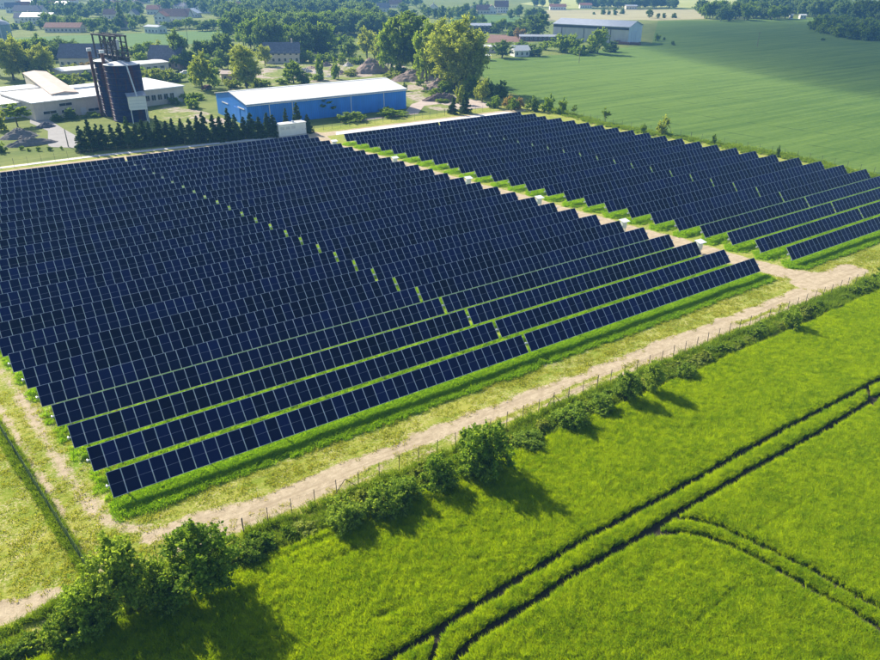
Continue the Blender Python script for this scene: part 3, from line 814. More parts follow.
def gable(name, label, cat, p0, ang, L, D, H, RH, wall, roof, over=0.4, wins=(), gwins=(), wsz=(1.0, 1.2), group=None, chimney=False, axis='x', gwall=None, door=None, th=0.18):
    """gabled building: near long side from p0 along ang, depth D to the left of that, ridge along axis"""
    t = tag(empty(name, (p0[0], p0[1], 0), ang), label, cat, group)
    if axis == 'x':
        v = [(0, 0, 0), (L, 0, 0), (L, D, 0), (0, D, 0), (0, 0, H), (L, 0, H), (L, D, H), (0, D, H), (0, D / 2, H + RH), (L, D / 2, H + RH)]
        fs = [(0, 1, 5, 4), (2, 3, 7, 6)]; gs = [(1, 2, 6, 9, 5), (3, 0, 4, 8, 7)]
        e = over; dz = RH * e / (D / 2)
        rp = [[(-e, -e, H - dz), (L + e, -e, H - dz), (L + e, D / 2, H + RH), (-e, D / 2, H + RH)], [(L + e, D + e, H - dz), (-e, D + e, H - dz), (-e, D / 2, H + RH), (L + e, D / 2, H + RH)]]
    else:
        v = [(0, 0, 0), (L, 0, 0), (L, D, 0), (0, D, 0), (0, 0, H), (L, 0, H), (L, D, H), (0, D, H), (L / 2, 0, H + RH), (L / 2, D, H + RH)]
        fs = [(1, 2, 6, 5), (3, 0, 4, 7)]; gs = [(0, 1, 5, 8, 4), (2, 3, 7, 9, 6)]
        e = over; dz = RH * e / (L / 2)
        rp = [[(-e, D + e, H - dz), (-e, -e, H - dz), (L / 2, -e, H + RH), (L / 2, D + e, H + RH)], [(L + e, -e, H - dz), (L + e, D + e, H - dz), (L / 2, D + e, H + RH), (L / 2, -e, H + RH)]]
    b = MB(); b.add(v, fs, 0); b.add(v, gs, 1)
    b.obj('wall', [wall, gwall or wall], t)
    rb = MB()
    for q in rp:
        lo = [(x, y, z + 0.02) for x, y, z in q]; up = [(x, y, z + 0.02 + th) for x, y, z in q]
        rb.add(lo + up, [(3, 2, 1, 0), (4, 5, 6, 7), (0, 1, 5, 4), (1, 2, 6, 5), (2, 3, 7, 6), (3, 0, 4, 7)])
    ro = rb.obj('roof', roof, t)
    if chimney:
        cx, cy = (L * 0.8, D / 2) if axis == 'x' else (L / 2, D * 0.3)
        MB().box((cx, cy, H + RH + 0.5), (0.7, 0.7, 2.0)).box((cx, cy, H + RH + 1.56), (0.85, 0.85, 0.12)).obj('chimney', M['render_beige'], ro)
    if wins: glazing(t, wins, -0.03, 0, wsz[0], wsz[1])
    if gwins: glazing(t, gwins, L + 0.03, 0, wsz[0], wsz[1], ax='y')
    if door:
        MB().box((door[0], -0.03, door[2] / 2), (door[1], 0.12, door[2])).obj('door', M['wood'], t)
    return t

# the blue hall
p = (69.9, 198.2)
bh = gable('warehouse', 'long blue warehouse with a bright white low pitched roof', 'warehouse', p, R(0.8), 52.2, 25.0, 5.9, 1.9, M['blue'], M['white_roof'], 0.35, gwall=M['blue_gable'])
for xx in (6.5, 13.5, 32.5, 44.0): MB().tube((xx, -0.12, 0.05), (xx, -0.12, 5.6), 0.12, n=8).obj('downpipe', M['white'], bh)
b = MB(); b.box((26.1, -0.42, 5.62), (52.6, 0.2, 0.2)); b.obj('gutter', M['white'], bh)
b = MB(); b.box((26.1, 12.5, 7.98), (52.8, 1.0, 0.08)); b.obj('ridge_cap', M['white'], bh)
MB().box((-0.06, 8.0, 2.1), (0.12, 4.4, 4.2)).obj('gate', M['blue'], bh)
MB().box((-0.08, 17.5, 4.1), (0.12, 5.0, 0.25)).obj('lamp_rail', M['white'], bh)
MB().box((-0.08, 4.5, 4.4), (0.12, 5.0, 0.25)).obj('lamp_rail', M['white'], bh)

# the big grey hall beyond the wheat
P1, P0 = G(627.5, 44.5), G(552.5, 40)
dv = P1 - P0
A = math.atan2(dv.y, dv.x)
gh = gable('warehouse', 'tall grey warehouse with a dark window band, standing beyond the wheat field', 'warehouse', (P0.x, P0.y), A, dv.length, 22.0, 9.3, 2.6, M['grey_sheet'], M['grey_roof'], 0.5, gwall=M['pale_blue_sheet'], th=0.3)
MB().box((dv.length / 2, -0.12, 8.35), (dv.length * 0.995, 0.2, 1.25)).obj('window_band', M['dark_sheet'], gh)
for f in (0.12, 0.42, 0.77): MB().box((dv.length * f, -0.1, 3.85), (0.35, 0.16, 7.5)).obj('downpipe', M['dark_steel'], gh)
for yy in (7.5, 14.5): MB().box((dv.length + 0.1, yy, 3.2), (0.16, 5.4, 6.4)).obj('gate', M['pale_blue_sheet'], gh)
b = MB(); b.box((dv.length - 2.5, -2.0, 0.7), (9, 2.4, 1.4)).box((dv.length + 4, 1.5, 0.6), (6, 3, 1.2)); b.box((dv.length - 6, -1.6, 1.7), (3, 1.6, 0.8))
tag(link('machinery_pile', b.mesh('machinery_pile', M['rust']), None, (P0.x, P0.y, 0), (0, 0, A)), 'rusty heap of farm machinery at the corner of the tall grey warehouse', 'scrap heap')

# factory on the left
F0, F1 = G(36.5, 121), G(97.5, 113)
dv = F1 - F0; A = math.atan2(dv.y, dv.x); LF = 47.0
fa = tag(empty('factory', (F0.x, F0.y, 0), A), 'low beige factory with white flat roof and strip windows, behind the silos', 'factory')
MB().box((LF / 2, 13, 2.4), (LF, 26, 4.8)).obj('wall', M['render_beige'], fa)
b = MB().box((LF / 2, 13, 4.95), (LF + 0.8, 26.8, 0.3)); ro = b.obj('roof', M['white_roof'], fa)
MB().box((LF * 0.62, 18, 5.35), (24, 3.0, 0.5)).obj('skylight', M['white'], ro)
glazing(fa, [(4.2, 1.9), (9.0, 3.6), (9.3, 1.7), (21.5, 3.5), (21.8, 1.7), (17, 1.2)], -0.03, 0, 3.6, 0.75)
glazing(fa, [(30 + i * 2.1, 2.4) for i in range(7)], -0.03, 0, 1.4, 1.6)
MB().box((13.8, -0.03, 1.05), (1.6, 0.14, 2.1)).obj('door', M['render_white'], fa)
W0 = G(-14, 106, 4.2)
b = tag(empty('factory_wing', (W0.x, W0.y, 0), A), 'low white roofed wing at the left edge, joined to the beige factory', 'building')
MB().box((12.2, 9, 2.0), (24.4, 18, 4.0)).obj('wall', M['render_white'], b); MB().box((12.2, 9, 4.12), (24.9, 18.6, 0.24)).obj('roof', M['white_roof'], b)
glazing(b, [(3 + i * 3.2, 2.2) for i in range(6)], -0.03, 0, 2.2, 0.8)
W0 = G(-6, 92, 4.6)
b = tag(empty('shed', (W0.x, W0.y, 0), A), 'pale shed with a bluish flat roof at the left edge behind the factory wing', 'shed')
MB().box((7, 5, 2.2), (14, 10, 4.4)).obj('wall', M['render_beige'], b); MB().box((7, 5, 4.5), (14.5, 10.6, 0.2)).obj('roof', M['grey_roof'], b)
glazing(b, [(3, 2.4), (7, 2.4), (11, 2.4)], -0.03, 0, 1.8, 0.9)
# long brown roofed hall running away behind
B0, B1 = G(51.5, 92.5, 6.0), G(70.5, 91, 6.0)
dv = B1 - B0; A2 = math.atan2(dv.y, dv.x)
bk = gable('long_hall', 'long hall with faded pink roof running away behind the factory', 'building', (B0.x, B0.y), A2, 7.2, 58.0, 5.4, 0.5, M['render_beige'], M['roof_pink'], 0.3, axis='y')
glazing(bk, [(1.6, 4.3), (5.5, 4.3)], -0.03, 0, 0.9, 0.8)
q = G(64, 81.5)
b = gable('long_hall', 'white flat roofed hall behind the silos, furthest back of the factory', 'building', (q.x, q.y), A, 44, 12, 3.6, 0.4, M['render_beige'], M['white_roof'], 0.3)
glazing(b, [(2 + i * 3, 2.0) for i in range(14)], -0.03, 0, 1.6, 0.9)

# silos
S0 = G(135.5, 121.8)
def silo(name, x, y, r, h, label, group):
    t = tag(empty(name, (x, y, 0)), label, 'silo', group)
    MB().lathe([(r * 1.02, 0), (r * 1.02, 0.4), (r, 0.4), (r, h)], 40).obj('body', M['silo_steel'], t, True)
    MB().lathe([(r + 0.12, h - 0.02), (r + 0.12, h + 0.1), (r * 0.25, h + 0.85), (0.02, h + 0.95)], 40).obj('roof', M['silo_cap'], t)
    hoops = MB()
    for i in range(1, 9): hoops.lathe([(r + 0.02, h * i / 9), (r + 0.08, h * i / 9 + 0.05), (r + 0.02, h * i / 9 + 0.1)], 40)
    hoops.obj('hoop', M['dark_steel'], t)
    return t
silo('silo', S0.x, S0.y + 4.2, 4.75, 15.3, 'large dark blue steel silo with white cap, on the right of the pair', 'steel silos beside the conifers')
silo('silo', S0.x - 1.6, S0.y + 14.3, 3.8, 15.4, 'slimmer dark blue steel silo, on the left of the pair', 'steel silos beside the conifers')
for (dx, dy, lb) in ((-4.2, 6.6, 'red rusty conveyor pipe standing in the joint between the two silos'), (-6.1, 14.3, 'rusty elevator shaft standing on the left side of the silos')):
    t = tag(empty('grain_elevator', (S0.x + dx, S0.y + dy, 0)), lb, 'grain elevator')
    MB().box((0, 0, 9.1), (0.8, 0.8, 18.2)).obj('shaft', M['rust'], t)
    MB().box((0, 0, 18.6), (1.2, 1.2, 0.8)).obj('head', M['silo_cap'], t)
    b = MB()
    for i in range(9): b.box((0, 0, 1 + i * 2), (0.92, 0.92, 0.12))
    b.obj('flange', M['dark_steel'], t)
gt = tag(empty('gantry', (S0.x - 0.3, S0.y + 9.0, 15.2), R(-74)), 'dark steel conveyor gantry and frame standing on top of the two silos', 'gantry')
b = MB()
xa, xb = -9.5, 7.2
for yy in (-0.8, 0.8):
    for zz in (1.9, 3.0): b.box(((xa + xb) / 2, yy, zz), (xb - xa, 0.16, 0.16))
    n = 10
    for i in range(n + 1): b.box((xa + (xb - xa) * i / n, yy, 2.45), (0.12, 0.12, 1.1))
b.box(((xa + xb) / 2, 0, 1.85), (xb - xa, 1.6, 0.14))
b.obj('walkway', M['dark_steel'], gt)
b = MB()
for i in range(7): b.box((xa + 1 + i * 2.5, 0, 0.95), (0.2, 1.4, 1.9))
b.obj('support', M['dark_steel'], gt)
b = MB(); fx0, fx1 = -8.2, 4.4
for xx in (fx0, -4.0, -1.2, 1.6, fx1):
    for yy in (-1.6, 1.6): b.box((xx, yy, 4.2), (0.36, 0.36, 6.2))
for zz in (7.3,):
    for yy in (-1.6, 1.6): b.box(((fx0 + fx1) / 2, yy, zz), (fx1 - fx0 + 1, 0.36, 0.42))
    for xx in (fx0, -4.0, -1.2, 1.6, fx1): b.box((xx, 0, zz), (0.22, 3.2, 0.22))
for zz in (4.0, 5.6):
    for yy in (-1.6, 1.6): b.box((0.2, yy, zz), (8.4, 0.26, 0.26))
for x0_, x1_ in ((-4.0, -1.2), (-1.2, 1.6), (1.6, fx1)):
    b.tube((x0_, -1.6, 4.0), (x1_, -1.6, 7.2), 0.13, n=4); b.tube((x1_, -1.6, 4.0), (x0_, -1.6, 7.2), 0.13, n=4)
b.obj('frame', M['dark_steel'], gt)
MB().box((-0.2, 0, 4.6), (2.2, 1.8, 1.8)).box((1.8, 0, 5.0), (1.0, 1.2, 2.6)).obj('machine_house', M['steel'], gt)
H0 = G(132, 124.5)
hu = tag(empty('loading_hut', (H0.x, H0.y, 0), R(-6)), 'white loading hut on thin stilts in front of the silos', 'hut')
MB().box((2.6, 2.0, 5.6), (4.6, 3.6, 3.6)).obj('body', M['white'], hu)
b = MB(); b.add([(0, -0.2, 7.42), (5.2, -0.2, 7.42), (5.2, 4.2, 8.1), (0, 4.2, 8.1), (0, -0.2, 7.6), (5.2, -0.2, 7.6), (5.2, 4.2, 8.28), (0, 4.2, 8.28)], [(3, 2, 1, 0), (4, 5, 6, 7), (0, 1, 5, 4), (1, 2, 6, 5), (2, 3, 7, 6), (3, 0, 4, 7)]); b.obj('roof', M['grey_roof'], hu)
for xx in (0.5, 4.7):
    for yy in (0.4, 3.6): MB().box((xx, yy, 1.9), (0.22, 0.22, 3.8)).obj('leg', M['white'], hu)
for zz in (4.6, 5.5, 6.4): MB().box((2.6, 0.17, zz), (4.62, 0.06, 0.08)).obj('batten', M['steel'], hu)
b = MB(); pa, pz = G(137, 97, 8.0), G(126.5, 65.5, 15.9); b.tube(pa, pz, 0.2, n=8); tag(link('grain_chute', b.mesh('grain_chute', M['steel'])), 'pale slanting pipe from the silo top down to the white hut', 'pipe')

# houses
def house_px(bx, by, name, label, L, D, H, RH, wall, roof, axis='x', rot=None, chimney=False, wins=None, cat='house', group=None, door=True):
    q = G(bx, by)
    a = math.atan2(CR[1], CR[0]) if rot is None else rot
    n = max(2, int(L / 2.6))
    if wins is None:
        wins = [(L * (i + 0.5) / n, z) for i in range(n) for z in ([1.5] if H < 4.6 else [1.5, 4.2])]
    return gable(name, label, cat, (q.x, q.y), a, L, D, H, RH, wall, roof, 0.5, wins, [(D * 0.3, 1.6), (D * 0.7, 1.6)], (1.0, 1.3), group, chimney, axis)
a0 = math.atan2(CR[1], CR[0])
house_px(265, 63.5, 'farmhouse', 'old farmhouse with a grey tiled roof and chimney beside the rubble yard', 16, 9, 4.6, 4.0, M['render_beige'], M['tile_grey'], rot=a0 + R(9), chimney=True)
house_px(60, 67, 'barn', 'barn with a long slate blue roof behind the factory trees', 22, 12, 4.0, 5.0, M['render_beige'], M['tile_slate'], rot=a0 + R(4))
house_px(149, 68, 'barn', 'barn with slate roof and brick gable, right of the silos', 15, 9, 4.0, 5.0, M['render_pink'], M['tile_slate'], rot=a0 - R(12))
house_px(222, 82, 'ruin', 'small roofless pink ruin beside the large willow', 9, 5, 3.0, 0.8, M['render_pink'], M['roof_pink'], rot=a0)
house_px(514.5, 57, 'cottage', 'white cottage between two round bushes at the wheat field edge', 8, 7, 3.0, 2.0, M['render_white'], M['white_roof'], rot=a0 + R(14))
house_px(480, 53, 'shed', 'cream shed with pale flat roof left of the round bush', 8, 6, 3.0, 0.6, M['render_beige'], M['white_roof'], rot=a0 + R(5), cat='shed')
house_px(478, 61, 'shed', 'small grey shed beside the willow, in front of the cream shed', 6, 4, 2.2, 0.4, M['wood'], M['white_roof'], rot=a0 + R(5), cat='shed')
house_px(466, 33, 'open_shed', 'open shed with a light grey roof beyond the willow', 17, 10, 4.6, 1.2, M['dark_sheet'], M['grey_roof'], rot=a0 + R(2), cat='shed')  # closed near-black walls paint in the shade of the open interior
house_px(520, 41, 'long_shed', 'long low shed with a grey roof left of the tall grey warehouse', 22, 7, 2.6, 0.8, M['tile_brown'], M['grey_roof'], rot=a0 - R(2), cat='shed')
# village on the left
V = [
 (-6, 9, 'apartment_block', 'pale apartment block at the far upper left corner', 24, 12, 9.0, 1.0, 'render_white', 'grey_roof', 'x', 0),
 (14, 16.5, 'house', 'long white house with pale grey roof, in the far village at left', 25, 11, 4.5, 4.2, 'render_white', 'tile_grey', 'x', 0),
 (22, 25.5, 'house', 'white two storey house with bright front, nearest in the left village', 23, 11, 6.0, 2.5, 'render_white', 'grey_roof', 'x', 0),
 (45, 32.5, 'long_house', 'long low house with red tiled roof before the left village', 24, 9, 3.2, 2.6, 'render_beige', 'tile_red', 'x', 0),
 (47, 6, 'house', 'pale house high on the left between dark trees', 12, 10, 5.5, 3.5, 'render_white', 'tile_grey', 'x', 10),
 (88, 12.5, 'house', 'yellowish house among the trees above the silos', 10, 8, 4.5, 4.0, 'render_beige', 'tile_brown', 'x', -30),
 (97, 5, 'house', 'house with brown roof far above the silos', 16, 9, 4.5, 4.0, 'render_pink', 'tile_brown', 'x', 0),
 (104, 19, 'house', 'brown roofed house left of the tall spruce', 10, 8, 4.0, 3.5, 'render_beige', 'tile_brown', 'x', 0),
 (111, 29, 'house', 'beige gabled house below the tall spruce', 12, 10, 3.6, 5.2, 'render_beige', 'tile_brown', 'y', 0),
 (147, 14.5, 'house', 'house with pale pink front beside the large red roof', 12, 9, 4.5, 3.2, 'render_white', 'tile_red', 'x', 0),
 (155, 24, 'house', 'white gabled house in front of the large red roof', 9, 10, 5.5, 3.2, 'render_white', 'tile_red', 'y', 0),
 (159, 22, 'inn', 'large house with a wide purple red roof in the village', 24, 12, 4.5, 5.0, 'render_white', 'tile_brown', 'x', 0),
 (183, 17.5, 'house', 'white gable house at the right end of the village', 13, 12, 3.5, 3.6, 'render_white', 'grey_roof', 'y', 0),
 (145, 33, 'garage', 'long white garage below the village', 12, 8, 4.0, 0.8, 'render_white', 'grey_roof', 'x', -25),
 (176, 6, 'house', 'pale house just behind the wide red roof', 12, 9, 4.5, 3.5, 'render_white', 'tile_grey', 'x', 0),
 (315, 6.5, 'house', 'house with pink gable at the top edge above the dark wood', 14, 9, 4.0, 4.0, 'render_pink', 'tile_red', 'x', 0),
 (377, 12, 'house', 'grey roofed house behind the tall poplars, left one of two', 12, 9, 4.0, 4.0, 'render_white', 'tile_grey', 'x', 0),
 (389, 8, 'house', 'brown roofed house behind the tall poplars, right one of two', 14, 9, 4.0, 4.0, 'render_beige', 'tile_brown', 'x', 0),
 (428, 13, 'house', 'white gabled house right of the tall poplars', 11, 10, 4.0, 4.2, 'render_white', 'tile_grey', 'y', 0),
 (477, 14, 'house', 'beige house with steep brown roof in the distant hamlet', 12, 9, 4.0, 4.0, 'render_beige', 'tile_brown', 'x', 0),
 (487, 14, 'house', 'white gabled house in the middle of the distant hamlet', 9, 10, 4.5, 3.5, 'render_white', 'tile_brown', 'y', 0),
 (495, 13, 'farmhouse', 'tall house with purple brown roof in the distant hamlet', 13, 10, 6.0, 5.0, 'render_white', 'tile_brown', 'x', 0),
 (462, 14.5, 'barn', 'grey brown barn at the left end of the distant hamlet', 11, 8, 4.0, 2.5, 'wood', 'tile_grey', 'x', 0),
 (550, 10, 'house', 'long house with pink roof on the far pale field, left one', 17, 8, 3.5, 2.2, 'render_white', 'tile_red', 'x', 0),
 (580, 8.5, 'house', 'long house with pink roof on the far pale field, right one', 13, 8, 3.5, 2.0, 'render_white', 'tile_red', 'x', 0),
 (626, 9.5, 'shed', 'grey shed far behind the tall grey warehouse', 12, 8, 3.5, 1.0, 'render_beige', 'grey_roof', 'x', 0),
 (28, 4, 'house', 'pale house at the top edge, left of the dark village trees', 15, 10, 5.0, 3.5, 'render_white', 'tile_red', 'x', 0),
 (64, 4.5, 'house', 'reddish roofed house at the top edge above the orchard belt', 14, 10, 4.5, 3.5, 'render_white', 'tile_red', 'x', 12),
 (72, 14, 'house', 'small white house among dark trees right of the left village', 10, 8, 4.0, 3.0, 'render_white', 'tile_grey', 'x', -12),
 (122, 5, 'house', 'white house with grey roof right behind the tall spruce', 14, 9, 5.0, 3.5, 'render_white', 'tile_grey', 'x', 0),
 (136, 3, 'house', 'pale house with red roof at the top edge over the village', 15, 9, 4.5, 3.5, 'render_white', 'tile_red', 'x', 8),
 (160, 4, 'house', 'white house at the top edge behind the inn roof', 14, 9, 5.0, 3.5, 'render_white', 'tile_brown', 'x', -8),
 (208, 7, 'house', 'pale house half hidden by hazy trees, right of the white gable house', 12, 9, 4.5, 3.0, 'render_white', 'tile_grey', 'x', 0),
 (226, 17, 'house', 'white house at the left edge of the deep wood', 8, 7, 4.0, 2.0, 'render_white', 'grey_roof', 'x', 0),
 (300, 3, 'house', 'white house at the top edge left of the pink gable', 12, 9, 4.5, 3.5, 'render_white', 'tile_grey', 'x', 0),
 (352, 5, 'house', 'pale house with brown roof at the top edge, upper middle', 13, 9, 4.5, 3.5, 'render_white', 'tile_brown', 'x', 0),
 (405, 3.5, 'house', 'white house at the top edge straight above the poplars', 13, 9, 4.5, 3.5, 'render_white', 'tile_red', 'x', 0),
 (15, 24, 'house', 'grey roofed white house left of the bright two storey house', 12, 9, 4.5, 3.0, 'render_white', 'tile_grey', 'x', 5),
 (128, 21, 'house', 'narrow white gabled house right of the tall spruce', 8, 9, 4.5, 4.0, 'render_white', 'tile_grey', 'y', 0),
 (790, 19, 'hut', 'narrow white hut at the edge of the far wood', 2.4, 3, 3.4, 0.5, 'render_white', 'white_roof', 'x', 0),
 (800, 19, 'hut', 'wide cream hut at the edge of the far wood', 5.2, 4, 3.2, 0.6, 'render_white', 'white_roof', 'x', 0),
]
for (bx, by, nm, lb, L, D, H, RH, wl, rf, ax, rz) in V:
    house_px(bx, by, nm, lb, L, D, H, RH, M[wl], M[rf], ax, a0 + R(rz), chimney=(L > 9 and H > 3.8), cat='house' if nm not in ('barn', 'hut', 'shed', 'garage') else nm)
rh = random.Random(77)
spots = sorted((rh.uniform(0, 232), rh.uniform(1.5, 13.5)) for _ in range(26))
for i, (bx, by) in enumerate(spots):
    house_px(bx, by, 'house', 'small pale house of the distant town at upper left, %s from the left' % nth(i), rh.uniform(9, 15), rh.uniform(8, 10), rh.uniform(4, 6.5), rh.uniform(2.5, 4),
             M['render_white'], M[rh.choice(['tile_red', 'tile_red', 'tile_brown', 'tile_grey', 'grey_roof'])], rh.choice('xxy'), a0 + R(rh.uniform(-25, 25)), rh.random() < .6, None, 'house', 'small houses of the distant town')
# round storage tank at the left edge
q = G(2, 41)
t = tag(empty('storage_tank', (q.x, q.y, 0)), 'grey green round tank with pale dome at the left edge', 'tank')
MB().lathe([(6.2, 0), (6.2, 9.0), (6.0, 9.2)], 32).obj('body', plain('tank_paint', (0.26, 0.33, 0.33), 0.6), t, True)
MB().lathe([(6.35, 9.15), (5.0, 10.6), (2.5, 11.6), (0.02, 12.0)], 32).obj('roof', M['grey_roof'], t, True)
MB().box((0, -6.3, 5.0), (0.6, 0.3, 9.4)).obj('ladder', M['steel'], t)

# mounds and rubble
def mound(name, label, bx, by, rx, ry, h, m, seed, ang=0.0, cat='mound', rough=0.35):
    q = G(bx, by); n = 36
    rs = np.random.RandomState(seed)
    xs = np.linspace(-1, 1, n); X, Y = np.meshgrid(xs, xs); x, y = X.ravel(), Y.ravel()
    r = np.hypot(x, y) + 0.35 * (fbm(x * 3 + seed * 9, y * 3 + seed, 1.2) - 0.5)
    z = h * np.clip(1 - r, 0, 1) ** 0.8 * (1 + rough * (fbm(x * 6 + seed, y * 6, 0.9) - 0.5) * 2) - 0.06
    V = np.stack([x * rx, y * ry, z], 1)
    I, J = np.meshgrid(np.arange(n - 1), np.arange(n - 1)); a = (J * n + I).ravel()
    o = link(name, np_mesh(name, V, np.stack([a, a + 1, a + n + 1, a + n], 1), m, False), None, (q.x, q.y, 0), (0, 0, ang))
    tag(o, label, cat)
mound('rubble_heap', 'pointed heap of pinkish rubble behind the blue warehouse', 372, 72, 9, 7, 5.5, M['rubble'], 1)
mound('earth_mound', 'broad brown earth mound below the poplars', 414, 79.5, 10, 6, 4.2, M['rubble'], 2)
mound('earth_mound', 'brown earth mound beside the large willow', 441, 90, 8, 6, 4.4, M['rubble'], 3)
mound('gravel_mound', 'flat grey gravel mound in the meadow at left, larger one', 20, 137, 4.8, 3.6, 2.3, plain('grey_gravel', (0.22, 0.21, 0.20), 0.95, 0, 0.1, 0.3, 1.5, 0.2), 4)
mound('gravel_mound', 'grey gravel mound in front of the larger one at left', 31, 144.5, 6.2, 2.3, 1.9, bpy.data.materials['grey_gravel'], 5)
mound('gravel_mound', 'dark gravel mound on the yard before the factory', 46, 127, 2.6, 2.2, 1.5, plain('dark_gravel', (0.14, 0.14, 0.16), 0.95, 0, 0.1, 0.3, 1.5, 0.2), 6)
mound('timber_pile', 'low grey brown pile beside the farm road', 443, 101, 7, 2.4, 2.6, plain('old_timber', (0.22, 0.17, 0.15), 0.9, 0, 0.1, 0.5, 1.0, 0.3), 7, a0, 'timber pile', 0.6)
rb_ = random.Random(5)
for i, (bx, by) in enumerate(sorted([(312, 68), (318, 73), (326, 66), (334, 70), (341, 74), (322, 61), (348, 66), (305, 72), (354, 74), (399, 66), (331, 77), (315, 57)])):
    mound('rubble_heap', 'low rubble heap in the builders yard, %s from the left' % ORD[i], bx, by, rb_.uniform(2, 4.5), rb_.uniform(1.5, 3), rb_.uniform(0.8, 2.0), M['rubble'] if i % 3 else M['concrete'], 20 + i, rb_.uniform(0, 3), 'rubble heap', 0.7)
for o in COL.objects:
    if o.get('category') == 'rubble heap': o['group'] = 'low rubble heaps in the builders yard'

# a car by the barn and a tractor-like machine by the blue hall
def car(bx, by, rz, paint, label, cat='car'):
    q = G(bx, by); t = tag(empty('parked_car', (q.x, q.y, 0.05), rz), label, cat)
    prof = [(-2.1, .35), (-2.1, .8), (-1.9, .95), (-1.2, 1.0), (-0.7, 1.45), (0.9, 1.48), (1.6, 1.0), (2.1, .9), (2.1, .35)]
    b = MB(); n = len(prof)
    b.add([(x, -.85, z) for x, z in prof] + [(x, .85, z) for x, z in prof], [tuple(range(n)), tuple(range(2 * n - 1, n - 1, -1))] + [(i, n + i, n + (i + 1) % n, (i + 1) % n) for i in range(n)])
    b.obj('body', paint, t)
    for s in (-1, 1): MB().add([(-1.0, s * .865, 1.02), (1.4, s * .865, 1.02), (0.8, s * .865, 1.4), (-0.65, s * .865, 1.4)], [(0, 1, 2, 3)]).obj('side_window', M['glass'], t)
    for x in (-1.35, 1.35):
        for s in (-1, 1):
            w_ = MB().tube((x, s * .7, .32), (x, s * .92, .32), .32, n=16).obj('wheel', M['tyre'], t)
            MB().tube((x, s * .9, .32), (x, s * .94, .32), .19, n=12).obj('rim', M['steel'], w_)
car(185.5, 74.5, a0 + R(20), M['white'], 'white car parked beside the trees right of the barn')
car(181, 73.5, a0 + R(10), M['dark_sheet'], 'dark car parked left of the white car')
car(207, 89.5, a0 + R(70), M['rust'], 'rust red car parked among the trees left of the blue warehouse')

# utility poles
def pole(bx, by, ty, label, arm=True):
    q = G(bx, by); h = hgt(bx, by, ty); t = tag(empty('utility_pole', (q.x, q.y, 0)), label, 'pole')
    MB().tube((0, 0, 0), (0, 0, h), 0.14, 0.09, 8).obj('shaft', M['wood'], t)
    if arm: MB().box((0, 0, h - 0.4), (1.8, 0.1, 0.12), 0, a0).obj('crossarm', M['wood'], t)
pole(68.5, 147, 129, 'thin wooden pole on the meadow left of the conifers', False)
pole(579, 63, 47, 'thin pole in the wheat field before the bushes')
pole(188, 41, 22, 'thin pole in the field below the village')
pole(757, 47, 32, 'thin pole far out in the teal field')
pole(702, 17, 5, 'thin pole before the far wood at upper right')

# ------------------------------------------------------------------ trees and shrubs
def leaf_cards(C, Nn, s, rs, asp=1.5):
    """diamond leaves at points C, roughly facing Nn, half length s"""
    n = len(C)
    Nn = Nn + rs.randn(n, 3) * 0.75
    Nn /= np.linalg.norm(Nn, axis=1)[:, None] + 1e-9
    a = np.cross(Nn, rs.randn(n, 3)); a /= np.linalg.norm(a, axis=1)[:, None] + 1e-9
    b = np.cross(Nn, a)
    s = (s * (0.6 + 0.8 * rs.rand(n)))[:, None]
    fold = Nn * s * 0.25
    V = np.stack([C - a * s, C - b * s / asp + fold, C + a * s, C + b * s / asp + fold], 1).reshape(-1, 3)
    i = np.arange(n) * 4
    return V, np.stack([i, i + 1, i + 2, i + 3], 1)

def crown(name, seed, h, w, z0, nclump, nleaf, leaf, m, shape='round', clump=0.30, sparse=0.0):
    rs = np.random.RandomState(seed)
    C, Nn = [], []
    H = h - z0
    for i in range(nclump):
        while True:
            u = rs.randn(3); u /= np.linalg.norm(u)
            rr = rs.uniform(0.45, 0.92) if i > nclump * 0.15 else rs.uniform(0, 0.4)
            p = u * rr
            if shape == 'round': ok = p[2] > -0.85
            elif shape == 'tall': ok = True
            elif shape == 'bush': ok = p[2] > -0.55
            else: ok = True
            if ok: break
        q = np.array([p[0] * w / 2, p[1] * w / 2, z0 + H * (0.5 + 0.5 * p[2])])
        if shape == 'round':
            f = 1 - 0.25 * max(0, p[2]); q[:2] *= f
        if shape == 'bush':
            q[2] = z0 + H * (p[2] + 0.55) / 1.47
        cr = clump * w * rs.uniform(0.55, 1.0) * 0.6
        k = int(nleaf / nclump * rs.uniform(0.7, 1.3))
        out0 = q - np.array([0, 0, z0 + H * 0.35]); out0 /= np.linalg.norm(out0) + 1e-6
        ns = max(5, k // 22)
        sd = rs.randn(ns, 3) * 0.75 + out0 * 0.75 + np.array([0, 0, 0.45]); sd /= np.linalg.norm(sd, axis=1)[:, None]
        sl_ = cr * rs.uniform(0.8, 1.75, ns)
        wh = rs.randint(0, ns, k); u_ = rs.rand(k) ** 0.75
        P = q - out0 * cr * 0.45 + sd[wh] * (sl_[wh] * u_)[:, None] + rs.randn(k, 3) * (cr * 0.16 * (1.15 - 0.6 * u_))[:, None]
        C.append(P); Nn.append(rs.randn(k, 3) * 0.6 + sd[wh] * 0.25 + np.array([0, 0, 0.55]))
    C = np.concatenate(C); Nn = np.concatenate(Nn)
    C[:, 2] = np.maximum(C[:, 2], 0.05)
    V, F = leaf_cards(C, Nn, leaf, rs)
    return np_mesh(name, V, F, m)

